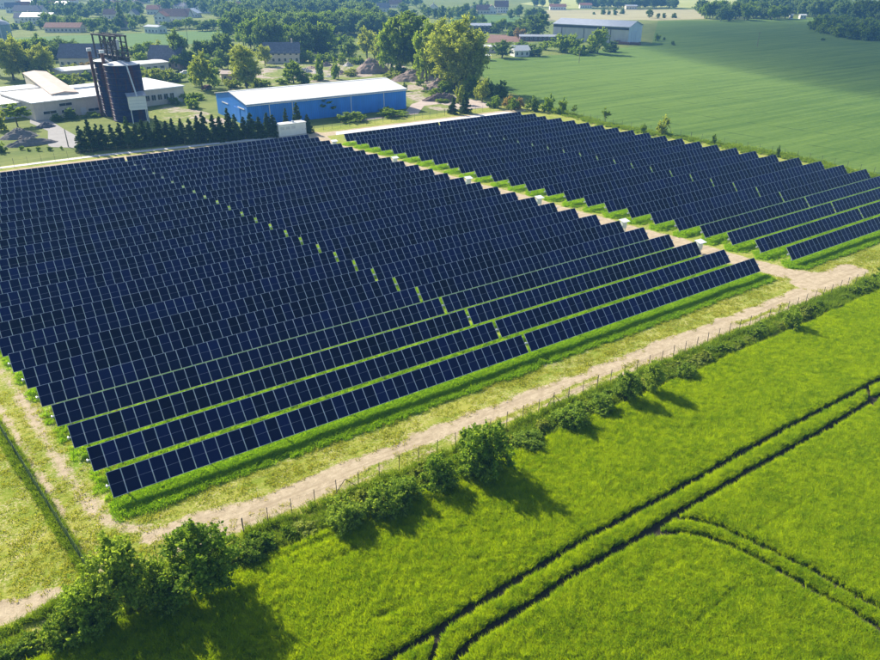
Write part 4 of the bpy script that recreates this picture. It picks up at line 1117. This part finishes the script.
def trunk(name, seed, h, r, spread, nl=6, z0=0.3):
    rs = random.Random(seed); b = MB()
    pts = [Vector((0, 0, -0.1))]; n = 5
    for i in range(1, n + 1): pts.append(Vector((rs.uniform(-.03, .03) * h, rs.uniform(-.03, .03) * h, h * i / n)))
    for i in range(n): b.tube(pts[i], pts[i + 1], r * (1 - .8 * i / n), r * (1 - .8 * (i + 1) / n), 6, caps=False)
    for j in range(nl):
        f = z0 + (0.9 - z0) * j / nl; i = min(n - 1, int(f * n)); p = pts[i].lerp(pts[i + 1], f * n - i)
        a = rs.uniform(0, 6.28); L = spread * rs.uniform(.6, 1.0) * (1.15 - f * .6)
        e = p + Vector((math.cos(a) * L, math.sin(a) * L, L * rs.uniform(.5, 1.0))); md = p.lerp(e, .5) + Vector((0, 0, -.06 * L))
        b.tube(p, md, r * .42 * (1 - f * .5), r * .28 * (1 - f * .5), 5, caps=False); b.tube(md, e, r * .28 * (1 - f * .5), r * .08, 5, caps=False)
    return b.mesh(name, M['bark'])

def conifer_crown(name, seed, h, w, nleaf, leaf, m):
    rs = np.random.RandomState(seed)
    nb = 70; C, Nn = [], []
    for i in range(nb):
        t = (i + rs.rand()) / nb; z = h * (0.05 + 0.93 * t); L = w / 2 * (1 - t) ** 0.75 * rs.uniform(.75, 1.1) + 0.08
        a = rs.rand() * 6.283; k = max(6, int(nleaf / nb * (1.6 - 1.3 * t)))
        s = rs.rand(k) ** .7; side = rs.randn(k) * .2 * L * (1 - s * .5)
        x = np.cos(a) * s * L - np.sin(a) * side; y = np.sin(a) * s * L + np.cos(a) * side
        zz = z - 0.28 * L * s + rs.randn(k) * .10 * L + 0.12 * L * s * s
        C.append(np.stack([x, y, zz], 1)); Nn.append(np.tile([np.cos(a) * .4, np.sin(a) * .4, .8], (k, 1)))
    V, F = leaf_cards(np.concatenate(C), np.concatenate(Nn), leaf, rs, 2.2)
    V[:, 2] = np.maximum(V[:, 2], 0.03)
    return np_mesh(name, V, F, m)

PROTO = {}
def proto(key, crown_me, trunk_me, h, w): PROTO.setdefault(key, []).append((crown_me, trunk_me, h, w))
for i, mm in enumerate(('leaf_fresh', 'leaf_mid', 'leaf_fresh')):
    proto('bush_near', crown('crown', 100 + i, 3.0, 3.4, 0.0, 60, 11000, 0.085, M[mm], 'bush', 0.30), trunk('trunk', 100 + i, 2.2, .07, 1.1, 8, .1), 3.0, 3.4)
for i in range(2):
    proto('tree_near', crown('crown', 110 + i, 5.7, 4.6, 0.3, 80, 13000, 0.10, M['leaf_mid' if i else 'leaf_fresh'], 'round', 0.27), trunk('trunk', 110 + i, 4.8, .12, 1.9, 9, .15), 5.7, 4.6)
for i in range(3):
    proto('shrub', crown('crown', 120 + i, 1.3, 2.2, 0.0, 30, 3600, 0.10, M[('leaf_fresh', 'leaf_mid', 'leaf_yellow')[i]], 'bush', 0.32), trunk('trunk', 120 + i, .9, .04, .6, 6, .1), 1.3, 2.2)
KIND = {'fresh': 'leaf_fresh', 'mid': 'leaf_mid', 'dark': 'leaf_dark', 'blue': 'leaf_blue', 'yellow': 'leaf_yellow', 'russet': 'leaf_russet'}
for ki, (key, mm) in enumerate(KIND.items()):
    for i in range(2):
        s = 200 + ki * 10 + i
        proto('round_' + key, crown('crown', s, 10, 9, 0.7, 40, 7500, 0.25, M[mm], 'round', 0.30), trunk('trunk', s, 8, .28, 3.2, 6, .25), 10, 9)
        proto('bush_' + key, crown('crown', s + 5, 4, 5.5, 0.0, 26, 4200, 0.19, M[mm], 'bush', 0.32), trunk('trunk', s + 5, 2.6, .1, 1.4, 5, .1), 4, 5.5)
for i in range(2):
    proto('poplar', crown('crown', 300 + i, 25, 10, 1.0, 110, 26000, 0.28, M['leaf_fresh'], 'tall', 0.27), trunk('trunk', 300 + i, 22, .5, 3.6, 12, .2), 25, 10)
    proto('willow', crown('crown', 310 + i, 24, 18, 0.6, 120, 32000, 0.28, M['leaf_yellow'], 'round', 0.24), trunk('trunk', 310 + i, 19, .6, 6, 12, .15), 24, 18)
    proto('spindly', crown('crown', 320 + i, 6, 3.6, 1.0, 22, 1700, 0.19, M['leaf_fresh'], 'tall', 0.26), trunk('trunk', 320 + i, 5.2, .08, 1.3, 7, .2), 6, 3.6)
for i in range(4):
    proto('conifer', conifer_crown('crown', 330 + i, 7, 3.4, 4200, 0.21, M['needle']), MB().tube((0, 0, -.1), (0, 0, 6.4), .14, .02, 6).mesh('trunk', M['bark']), 7, 3.0)
proto('spruce', conifer_crown('crown', 340, 18, 8, 2200, 0.5, M['leaf_dark']), MB().tube((0, 0, -.1), (0, 0, 17), .3, .04, 6).mesh('trunk', M['bark']), 18, 8)

rt = random.Random(21)
def plant(key, x, y, h, w, label, cat='tree', group=None, name=None, z=0.02):
    pr = PROTO[key]; c, tr, ph, pw = pr[rt.randrange(len(pr))]
    nm = name or ('conifer' if 'conif' in key or key == 'spruce' else ('bush' if ('bush' in key or 'shrub' in key) else 'tree'))
    t = tag(empty(nm, (x, y, z), rt.uniform(0, 6.28)), label, cat, group)
    sx, sz = w / pw, h / ph
    t.scale = (sx, sx * rt.uniform(.92, 1.08), sz)
    link('trunk', tr, t); link('crown', c, t)
    return t
def plant_px(key, bx, by, ty, wpx, label, cat='tree', group=None, name=None):
    q = G(bx, by); return plant(key, q.x, q.y, max(0.4, hgt(bx, by, ty)), wpx * mpp(bx, by), label, cat, group, name)

# foreground hedge
NEAR = [
 ('tree_near', 132, 612, 538, 66, 'tall leafy tree beside the fence corner, at lower left'),
 ('tree_near', 206, 596, 527, 84, 'broad leafy tree right of the fence corner, casting a long shadow'),
 ('bush_near', 92, 634, 588, 56, 'leafy bush in front of the fence corner tree'),
 ('bush_near', 70, 640, 612, 46, 'low bush at the far lower left of the hedge'),
 ('bush_near', 168, 604, 560, 50, 'bush filling the space between the two tall leafy trees'),
 ('bush_near', 250, 561, 540, 36, 'bush right of the broad leafy tree'),
 ('bush_near', 346, 527, 494, 46, 'bush beside the second fence brace, left of the dense pair'),
 ('bush_near', 384, 514, 480, 54, 'dense round bush, left of a pair by the track'),
 ('bush_near', 405, 502, 474, 44, 'dense round bush, right of a pair by the track'),
 ('bush_near', 438, 490, 452, 44, 'bush overlapping the left side of the biggest hedge bush'),
 ('bush_near', 484, 474, 414, 66, 'biggest rounded bush of the hedge, covering the dirt track'),
 ('bush_near', 528, 447, 432, 40, 'low dark bush right of the biggest hedge bush'),
 ('bush_near', 571, 426, 402, 44, 'wide bush left of the dark pair near the hedge middle'),
 ('bush_near', 600, 413, 393, 34, 'bright bush touching the dark pair near the hedge middle'),
 ('tree_near', 627, 402, 366, 34, 'dark round bush, left of the dark pair'),
 ('tree_near', 650, 394, 354, 28, 'dark upright bush, right of the dark pair'),
 ('bush_near', 684, 378, 363, 28, 'bushy clump just right of the dark upright bush'),
 ('bush_near', 790, 330, 305, 24, 'single dark bush standing out of the low hedge at right'),
 ('tree_near', 884, 296, 254, 34, 'tall bush at the right edge closing the dirt track'),
]
for q_, (key, bx, by, ty, w, lb) in enumerate(NEAR): plant_px(key, bx, by, ty if q_ < 5 else by - (by - ty) * 0.84, w if q_ < 5 else w * 0.9, lb, 'bush' if key == 'bush_near' or 'bush' in lb else 'tree', None, 'bush' if 'bush' in lb else 'tree')
nsh = -1
for i in range(66):
    x = -5 + 112 * (i + rt.random() * .8) / 66
    if x < 1.0: continue
    if rt.random() < (0.12 if x < 60 else 0.22): continue
    nsh += 1
    plant('shrub', x, 41.7 + rt.uniform(-.45, .5) + (0.25 if x > 70 else 0), rt.uniform(0.65, 1.35) * (1.0 if x < 60 else 0.82), rt.uniform(1.5, 2.6), 'low green shrub in the front hedge strip, %s from the left' % nth(nsh), 'shrub', 'low shrubs of the front hedge', 'shrub')
for i in range(5):
    plant('shrub', -7 + i * 1.5, 41.2 + rt.uniform(-.3, .3), rt.uniform(0.7, 1.0), rt.uniform(1.6, 2.2), 'dark low shrub at the lower left corner, %s from the left' % ORD[i], 'shrub', 'low shrubs at the lower left corner', 'shrub')

# the conifer row
for i in range(26):
    f = i / 25.0; bx = 84 + 191 * f + rt.uniform(-1.2, 1.2); by = 151.0 - 14.5 * f + rt.uniform(-.6, .8)
    hpx = (26 if i == 0 else rt.uniform(23, 33)) - 2.0 * (f > .8)
    lb = 'first dark conifer at the left end of the row, standing slightly apart' if i == 0 else 'dark conifer in the dense row behind the solar park, %s from the left' % nth(i)
    plant_px('conifer', bx, by, by - hpx, 14 if i == 0 else rt.uniform(11.5, 15), lb, 'conifer', None if i == 0 else 'conifers of the dense row behind the solar park')
plant_px('conifer', 287, 133, 108, 9, 'slim conifer behind the transformer container, left one', 'conifer')
plant_px('conifer', 298, 131, 102, 12, 'taller conifer behind the transformer container, right one', 'conifer')
plant_px('conifer', 308, 133, 114, 11, 'dark conifer right of the transformer container', 'conifer')
plant_px('spruce', 122, 29, 1, 14, 'tall dark spruce between the village houses', 'conifer')

MID = [
 # near the back fence and the blue hall
 ('spindly', 326, 117, 97, 24, 'thin leaved tree in front of the blue warehouse wall'),
 ('spindly', 310, 118, 99, 15, 'small yellowish tree left of the thin leaved tree at the blue wall'),
 ('bush_fresh', 352, 121, 113, 30, 'wide low bush before the blue warehouse, left'),
 ('bush_mid', 392, 116, 107, 34, 'wide low bush before the blue warehouse, right'),
 ('bush_dark', 405, 91, 83, 6, 'small dark tree at the far right corner of the blue warehouse'),
 ('spindly', 18, 127, 102, 34, 'fruit tree in the meadow at left before the factory'),
 ('bush_yellow', 0, 130, 108, 16, 'yellow green tree cut by the left edge'),
 ('bush_mid', 2, 152, 140, 12, 'bush at the left edge beside the gravel mound'),
 ('bush_dark', 72, 119, 108, 14, 'round dark bush at the factory wall'),
 ('bush_dark', 58, 121, 114, 14, 'low dark bush left of the round one at the factory wall'),
 ('bush_mid', 92, 117, 112, 18, 'flat bush at the foot of the left silo'),
 ('bush_mid', 175, 101, 90, 14, 'small bush right of the loading hut'),
 ('bush_mid', 192, 108, 97, 17, 'round bush left of the blue warehouse gable'),
 ('bush_fresh', 56, 84, 73, 22, 'pale bush behind the pink roofed hall'),
 ('bush_yellow', 79, 84, 78, 16, 'yellowish weeds behind the factory, left of the silos'),
 ('bush_yellow', 155, 82, 69, 30, 'bright bush behind the silos, right side'),
 ('bush_fresh', 143, 79, 68, 16, 'bright bush touching the silo on the right'),
 ('round_fresh', 142, 69, 51, 17, 'round dark crowned tree beside the brick gabled barn'),
 ('round_yellow', 202, 90, 52, 26, 'bright birch like tree above the blue warehouse gable'),
 ('round_fresh', 196, 86, 64, 14, 'slim bright tree at the left of the birch like tree'),
 ('round_fresh', 214, 88, 64, 15, 'slim bright tree at the right of the birch like tree'),
 ('round_blue', 181, 67, 28, 24, 'tall grey green tree right of the slate roofed barn'),
 ('round_yellow', 160, 60, 41, 20, 'yellow green tree behind the slate roofed barn'),
 ('willow', 247, 88, 42, 36, 'large willow like tree behind the blue warehouse'),
 ('round_fresh', 294, 84, 60, 26, 'bright rounded tree behind the blue warehouse roof'),
 ('round_fresh', 304, 84, 71, 18, 'smaller bright tree right of the rounded one behind the white roof'),
 ('bush_yellow', 232, 88, 80, 16, 'bright bush at the foot of the large willow'),
 ('bush_yellow', 256, 87, 80, 14, 'yellow bush on the right foot of the large willow'),
 ('round_yellow', 265, 66, 44, 16, 'yellow green tree in front of the old farmhouse'),
 ('bush_fresh', 320, 80, 58, 9, 'thin young tree in the rubble yard, left'),
 ('bush_fresh', 336, 79, 58, 9, 'thin young tree in the rubble yard, right'),
 ('bush_yellow', 392, 79, 72, 26, 'yellow flowering scrub between rubble heap and earth mound'),
 ('bush_yellow', 352, 76, 69, 16, 'yellow scrub left of the pointed rubble heap'),
 ('bush_mid', 432, 93, 88, 22, 'dark scrub on the earth mound beside the willow'),
 ('bush_blue', 430, 77, 69, 18, 'grey green shrub under the poplars'),
 # poplars and willow
 ('poplar', 401, 72, 8, 30, 'tall poplar, left of the pair in the middle'),
 ('poplar', 416, 74, 6, 34, 'tall poplar, right of the pair in the middle'),
 ('round_fresh', 427, 82, 22, 32, 'full green crown filling the space between poplars and huge willow'),
 ('round_fresh', 391, 74, 22, 28, 'full green crown on the left side of the tall poplars'),
 ('round_yellow', 471, 93, 34, 36, 'bright full crown on the right side of the huge willow, lower one'),
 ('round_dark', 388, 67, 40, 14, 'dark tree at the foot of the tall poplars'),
 ('round_yellow', 382, 62, 29, 26, 'yellow green tree left of the tall poplars'),
 ('round_yellow', 367, 58, 27, 24, 'yellow green tree further left of the tall poplars'),
 ('round_blue', 349, 61, 39, 24, 'dark blue green round tree above the pointed rubble heap'),
 ('willow', 456, 91, 13, 62, 'huge bright willow between poplars and wheat field'),
 ('willow', 438, 82, 15, 42, 'tall bright tree joined to the left side of the huge willow'),
 ('round_fresh', 474, 84, 46, 24, 'bright crown on the right side of the huge willow'),
 ('round_yellow', 482, 102, 79, 20, 'yellow green tree below the huge willow'),
 ('bush_dark', 500, 98, 82, 16, 'dark bush at the corner of the wheat field'),
 ('conifer', 453, 114, 97, 10, 'dark upright conifer at the back fence, left one'),
 ('conifer', 465, 113, 92, 13, 'dark upright conifer at the back fence, right one'),
 ('bush_yellow', 460, 104, 86, 12, 'yellow green bush behind the two upright conifers'),
 ('bush_mid', 494, 108, 95, 16, 'bush at the back corner of the right array'),
 ('bush_russet', 508, 107, 95, 12, 'pale brownish bush in the field hedge, left one'),
 ('bush_russet', 518, 109, 97, 13, 'pale brownish bush in the field hedge, right one'),
 ('bush_fresh', 513, 110, 99, 12, 'green bush between the pale brownish bushes'),
 ('bush_dark', 532, 111, 97, 15, 'dark bush in the field hedge behind the last rows'),
 ('bush_mid', 548, 112, 95, 12, 'upright bush in the field hedge, right of the dark bush'),
 ('bush_mid', 562, 114, 98, 9, 'slim bush at the right end of the field hedge'),
 ('spindly', 574, 116, 104, 7, 'little tree at the wheat field edge, leftmost of three'),
 ('spindly', 605, 123, 107, 11, 'pale slim tree at the wheat field edge'),
 ('bush_mid', 643, 134, 124, 7, 'small dark bush at the wheat field edge, left of a yellow bush'),
 ('bush_yellow', 663, 135, 118, 14, 'yellow bush at the wheat field edge'),
 ('bush_mid', 713, 144, 134, 6, 'small green bush on the wheat edge above the right array'),
 ('bush_dark', 777, 157, 146, 4, 'thin dark bush on the wheat edge near the right side'),
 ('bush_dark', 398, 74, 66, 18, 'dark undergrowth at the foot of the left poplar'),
 ('bush_mid', 418, 77, 67, 20, 'undergrowth at the foot of the right poplar'),
 ('bush_mid', 446, 92, 80, 20, 'leafy undergrowth left under the huge willow'),
 ('bush_fresh', 472, 96, 78, 20, 'leafy undergrowth right under the huge willow'),
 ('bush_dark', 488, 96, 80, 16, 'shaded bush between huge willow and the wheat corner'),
 # behind wheat
 ('round_dark', 502, 58, 40, 26, 'dark round tree left of the white cottage'),
 ('bush_dark', 535, 56, 45, 18, 'dark round bush right of the white cottage'),
 ('bush_fresh', 560, 52, 36, 24, 'rounded bush left of the tall grey warehouse front'),
 ('bush_fresh', 572, 53, 36, 20, 'pale bush before the tall grey warehouse, second from left'),
 ('bush_mid', 578, 55, 44, 20, 'low bush in front of the pale one at the grey warehouse'),
 ('round_fresh', 597, 54, 27, 26, 'tallest bush before the tall grey warehouse'),
 ('bush_dark', 610, 52, 42, 18, 'dark bush right of the tallest bush at the grey warehouse'),
 ('bush_dark', 591, 53, 40, 16, 'dark bush left under the tallest bush at the grey warehouse'),
 ('bush_russet', 521, 38, 27, 14, 'orange brown bush beyond the ploughed strip'),
 ('bush_mid', 510, 36, 29, 8, 'small bush left of the orange brown bush'),
 ('bush_fresh', 523, 47, 40, 16, 'bright bush behind the white cottage'),
 ('bush_fresh', 545, 50, 42, 14, 'bright bush between the cottage and the grey warehouse'),
 ('round_dark', 537, 38, 13, 36, 'large dark tree left of the tall grey warehouse'),
 ('round_dark', 523, 34, 17, 24, 'dark tree left of the largest one near the grey warehouse'),
 ('bush_dark', 823, 40.5, 38, 5, 'single small dark bush out in the teal field'),
 ('bush_dark', 673, 45, 41, 5, 'small dark bush at the end of the field lane'),
 ('bush_dark', 664, 40, 37, 3, 'tiny dark bush above the field lane'),
 ('bush_mid', 657, 41, 34, 7, 'bush right of the tall grey warehouse gable'),
 ('round_dark', 649, 18, 9, 9, 'dark tree behind the ridge end of the grey warehouse'),
 ('round_dark', 658, 19, 13, 6, 'small round tree right of the grey warehouse ridge'),
 ('bush_dark', 603, 14.5, 8, 6, 'small tree on the pale field, first from left'),
 ('bush_dark', 609, 14.5, 10, 4, 'small tree on the pale field, second from left'),
 ('bush_dark', 615, 15, 8, 6, 'small tree on the pale field, third from left'),
 ('bush_dark', 622, 14, 9, 6, 'small tree on the pale field, fourth from left'),
 ('bush_dark', 594, 14.5, 12, 4, 'tiny bush on the pale field, left of four small trees'),
 ('bush_dark', 664, 18, 13, 5, 'small round tree at the teal field edge, left one'),
 ('bush_dark', 674, 18, 13, 6, 'small round tree at the teal field edge, right one'),
 # big trees at left behind the factory
 ('willow', 14, 80, 36, 34, 'broad bright tree at the left edge behind the factory'),
 ('round_yellow', 24, 78, 35, 20, 'bright crown in the middle of the left tree group'),
 ('willow', 44, 79, 42, 32, 'broad bright tree right of the left tree group'),
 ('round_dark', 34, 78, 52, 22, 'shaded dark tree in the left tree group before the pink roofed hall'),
 ('round_yellow', 0, 76, 42, 20, 'bright tree cut by the left edge behind the factory'),
 ('bush_russet', 88, 70, 61, 16, 'brownish bush before the slate blue barn roof'),
 ('bush_yellow', 73, 70, 64, 14, 'yellow bush before the slate blue barn roof'),
]
for key, bx, by, ty, w, lb in MID:
    plant_px(key, bx, by, ty, w, lb, 'bush' if 'bush' in key else ('conifer' if key == 'conifer' else 'tree'), None, 'conifer' if key == 'conifer' else ('bush' if 'bush' in key else 'tree'))

# belts of trees, tree by tree
def along(pts, n, jit):
    L = [0]
    for a, b in zip(pts[:-1], pts[1:]): L.append(L[-1] + math.hypot(b[0] - a[0], b[1] - a[1]))
    for i in range(n):
        q = (i + rt.random()) / n * L[-1]
        for j in range(len(pts) - 1):
            if q <= L[j + 1] or j == len(pts) - 2: break
        f = (q - L[j]) / (L[j + 1] - L[j])
        yield i, pts[j][0] + (pts[j + 1][0] - pts[j][0]) * f, pts[j][1] + (pts[j + 1][1] - pts[j][1]) * f + rt.uniform(-jit, jit)
def belt(pts, n, keys, hpx, wpx, label, group, jit=2.0, what='tree'):
    for i, bx, by in along(pts, n, jit):
        plant_px(rt.choice(keys), bx, by, by - rt.uniform(*hpx), rt.uniform(*wpx), label + ', %s from the left' % nth(i), what, group, what)
_wood = {}
def wood(name, pts, n, keys, hpx, wpx, jit=2.0):
    """a far wood that reads as one mass: one object, each tree an instance"""
    key = tuple(keys)
    if key not in _wood:
        ob = []
        for k in keys:
            for c, tr, ph, pw in PROTO[k]:
                ob.append(bpy.data.objects.new('wood_tree', c))
        ng = scatter_group('wood_scatter', ob, 0.92, 1.08, 0.03)
        _wood[key] = (ng, PROTO[keys[0]][0][2])
    ng, ph = _wood[key]
    P, S = [], []
    for i, bx, by in along(pts, n, jit):
        q = G(bx, by); P.append((q.x, q.y)); S.append(0.5 * (hgt(bx, by, by - rt.uniform(*hpx)) / ph + rt.uniform(*wpx) * mpp(bx, by) / 9.0))
    scatter(name, np.array(P), np.array(S), ng, 0.0)
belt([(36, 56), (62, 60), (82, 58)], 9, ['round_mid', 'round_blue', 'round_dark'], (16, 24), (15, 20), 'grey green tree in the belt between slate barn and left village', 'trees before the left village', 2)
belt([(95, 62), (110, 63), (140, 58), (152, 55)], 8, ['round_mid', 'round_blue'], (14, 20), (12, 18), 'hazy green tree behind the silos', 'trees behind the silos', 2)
belt([(196, 62), (215, 60), (232, 58)], 6, ['round_dark', 'round_blue', 'round_mid'], (18, 28), (14, 20), 'dark tree between the grey green tree and the large willow', 'dark trees behind the birch like tree', 2)
belt([(242, 50), (270, 52), (300, 55), (330, 54)], 16, ['round_dark', 'round_mid', 'round_blue'], (26, 36), (18, 26), 'large dark green tree in the wood behind the old farmhouse', 'trees of the dark wood behind the farmhouse', 2)
belt([(300, 54), (325, 53), (340, 50), (352, 46)], 8, ['bush_dark', 'bush_mid'], (8, 14), (14, 20), 'low dark tree before the wood above the rubble yard', 'low trees fronting the dark wood', 2)
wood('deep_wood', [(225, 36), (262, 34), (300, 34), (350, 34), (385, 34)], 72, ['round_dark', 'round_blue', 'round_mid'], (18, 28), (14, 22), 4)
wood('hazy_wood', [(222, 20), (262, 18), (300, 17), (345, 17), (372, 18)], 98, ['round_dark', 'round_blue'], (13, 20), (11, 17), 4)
belt([(0, 29), (12, 30), (40, 28), (44, 30)], 7, ['round_blue', 'bush_mid'], (6, 12), (8, 12), 'small tree around the nearest white houses of the left village', 'trees round the left village houses', 1.5)
belt([(44, 24), (62, 28), (80, 29), (100, 31), (112, 32)], 17, ['round_mid', 'round_blue', 'round_dark'], (10, 17), (10, 15), 'tree of the orchard belt right of the left village', 'trees of the village orchard belt', 3)
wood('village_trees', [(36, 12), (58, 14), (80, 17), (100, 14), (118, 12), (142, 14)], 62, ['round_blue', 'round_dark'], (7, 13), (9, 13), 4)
belt([(114, 31), (130, 30), (148, 28)], 8, ['round_dark', 'round_blue', 'round_mid'], (8, 16), (9, 14), 'tree beside the tall spruce in the village', 'trees beside the tall spruce', 3)
belt([(163, 29), (185, 29), (205, 30), (228, 30)], 13, ['round_dark', 'round_mid', 'round_blue'], (8, 13), (11, 16), 'tree in the row below the white gable house', 'trees below the white gable house', 1.5)
wood('village_trees', [(160, 10), (190, 10), (215, 14), (230, 22)], 36, ['round_blue', 'round_dark'], (8, 14), (10, 15), 3)
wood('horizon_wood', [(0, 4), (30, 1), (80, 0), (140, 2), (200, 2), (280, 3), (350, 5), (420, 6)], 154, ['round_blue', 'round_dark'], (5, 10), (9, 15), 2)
belt([(380, 26), (400, 16), (425, 16), (444, 20)], 10, ['round_dark', 'round_blue'], (8, 13), (10, 14), 'tree beyond the tall poplars near the far houses', 'trees beyond the poplars', 3)
belt([(442, 20), (460, 18), (476, 19)], 8, ['round_dark', 'round_blue'], (10, 16), (9, 13), 'dark tree left of the distant hamlet', 'trees left of the distant hamlet', 2)
belt([(470, 12), (476, 10), (486, 9), (500, 14)], 5, ['bush_dark'], (6, 9), (4, 7), 'small tree beside the hamlet roofs', 'small trees of the distant hamlet', 2)
belt([(462, 26), (480, 29), (500, 33), (518, 35)], 14, ['round_dark', 'round_mid', 'bush_dark'], (9, 14), (10, 15), 'dark tree in the belt below the distant hamlet', 'trees below the distant hamlet', 2)
belt([(510, 18), (525, 19), (545, 18)], 8, ['round_dark', 'round_blue'], (9, 13), (8, 12), 'dark tree right of the distant hamlet', 'trees right of the distant hamlet', 2)
belt([(532, 6), (545, 7), (562, 5)], 6, ['round_dark', 'round_blue'], (8, 12), (8, 11), 'dark tree behind the pink roofed houses', 'trees behind the pink roofed houses', 1)
wood('strip_wood', [(578, 7), (600, 8), (625, 8), (660, 8), (676, 9)], 56, ['round_dark', 'round_blue'], (7, 11), (9, 13), 1)
belt([(698, 15), (715, 18), (735, 20), (760, 19), (785, 18)], 30, ['round_dark', 'round_mid', 'round_blue'], (11, 19), (12, 17), 'dark tree at the front of the far wood at upper right', 'front trees of the far right wood', 2.5)
wood('far_wood', [(740, 10), (770, 11), (810, 15), (840, 17), (850, 18)], 84, ['round_dark', 'round_blue'], (10, 16), (13, 18), 3)
belt([(812, 30), (824, 33), (838, 36), (856, 39), (872, 40), (884, 41)], 17, ['bush_fresh', 'bush_mid', 'bush_dark'], (11, 17), (13, 18), 'rounded shrub of the thicket at the teal field edge', 'shrubs of the thicket at right', 1)
wood('thicket', [(820, 24), (845, 26), (880, 30)], 36, ['bush_fresh', 'bush_mid'], (8, 12), (14, 18), 1)
belt([(852, 22), (866, 24), (884, 26)], 5, ['round_blue', 'round_dark'], (20, 27), (18, 24), 'tall hazy tree behind the thicket at the right edge', 'tall trees behind the right thicket', 1)

belt([(48, 86), (72, 83), (92, 79)], 7, ['bush_fresh', 'bush_mid', 'bush_yellow'], (7, 12), (13, 19), 'bush along the white hall behind the factory', 'bushes along the white hall', 1.5, 'bush')
belt([(140, 80), (160, 79), (180, 83)], 7, ['bush_fresh', 'bush_yellow'], (7, 12), (13, 19), 'bright bush between silos and slate barn', 'bright bushes right of the silos', 1.5, 'bush')
belt([(158, 101), (180, 104), (200, 97)], 6, ['bush_mid', 'bush_fresh'], (6, 10), (10, 16), 'bush on the rough ground right of the loading hut', 'bushes right of the loading hut', 2, 'bush')
belt([(212, 85), (240, 87), (275, 84), (318, 82)], 10, ['bush_yellow', 'bush_fresh'], (5, 9), (9, 15), 'low bush along the back of the blue warehouse', 'low bushes behind the blue warehouse', 1.5, 'bush')
belt([(0, 64), (25, 63), (60, 58)], 9, ['round_mid', 'round_blue'], (17, 26), (16, 22), 'grey green tree at the back of the left tree group', 'trees behind the left tree group', 2)
belt([(164, 66), (190, 68), (215, 71), (234, 66)], 9, ['round_blue', 'round_mid'], (12, 21), (15, 20), 'soft green tree in the row behind the birch like tree', 'trees behind the birch like tree', 2)
belt([(300, 64), (325, 60), (345, 63), (362, 66)], 8, ['bush_mid', 'bush_blue', 'bush_fresh'], (6, 11), (9, 15), 'scrub bush among the heaps of the builders yard', 'scrub of the builders yard', 2, 'bush')
belt([(418, 84), (436, 96), (446, 106)], 5, ['bush_mid', 'bush_fresh'], (4, 7), (9, 14), 'low scrub between blue warehouse and earth mounds', 'scrub by the earth mounds', 1, 'bush')
belt([(20, 150), (40, 151), (66, 149)], 6, ['bush_mid'], (3, 5), (3, 5), 'sapling along the fence left of the conifers', 'saplings left of the conifers', .5, 'sapling')

# ------------------------------------------------------------------ a cumulus cloud high above the far fields, and the haze
def vol(name, col, dens, aniso=0.0):
    m = bpy.data.materials.new(name); m.use_nodes = True; t = m.node_tree; t.nodes.clear()
    o = t.nodes.new('ShaderNodeOutputMaterial'); v = t.nodes.new('ShaderNodeVolumePrincipled')
    v.inputs['Color'].default_value = (*col, 1); v.inputs['Density'].default_value = dens; v.inputs['Anisotropy'].default_value = aniso
    t.links.new(v.outputs[0], o.inputs['Volume'])
    return m
HZ = 43.5
hb = MB().box((500, 850, (HZ - 1.0) / 2), (3900, 3600, HZ + 1.0))
tag(link('haze', hb.mesh('haze', vol('haze_air', (0.20, 0.48, 1.0), 0.00032))), kind='stuff')

def blob(name, c, ax, rz, m):
    b = MB(); n = 14
    b.lathe([(max(0.001, math.cos(t)), math.sin(t)) for t in [(-math.pi / 2) + math.pi * i / n for i in range(n + 1)]], 28)
    o = link(name, b.mesh(name, m, True), None, c, (0, 0, rz), ax); return o
B1, B2 = G(640, 50), G(900, 88)
d = (B2 - B1).normalized(); nrm = Vector((-d.y, d.x, 0))
if nrm.dot(Vector((CF[0], CF[1], 0))) < 0: nrm = -nrm
cc = (B1 + B2) / 2 + nrm * 195 + d * 175
cc = cc + SUN_DIR * (600 / SUN_DIR.z)
tag(blob('cloud', cc, (430, 230, 60), math.atan2(d.y, d.x), vol('cloud_vapour', (1, 1, 1), 0.011, 0.5)), kind='stuff')
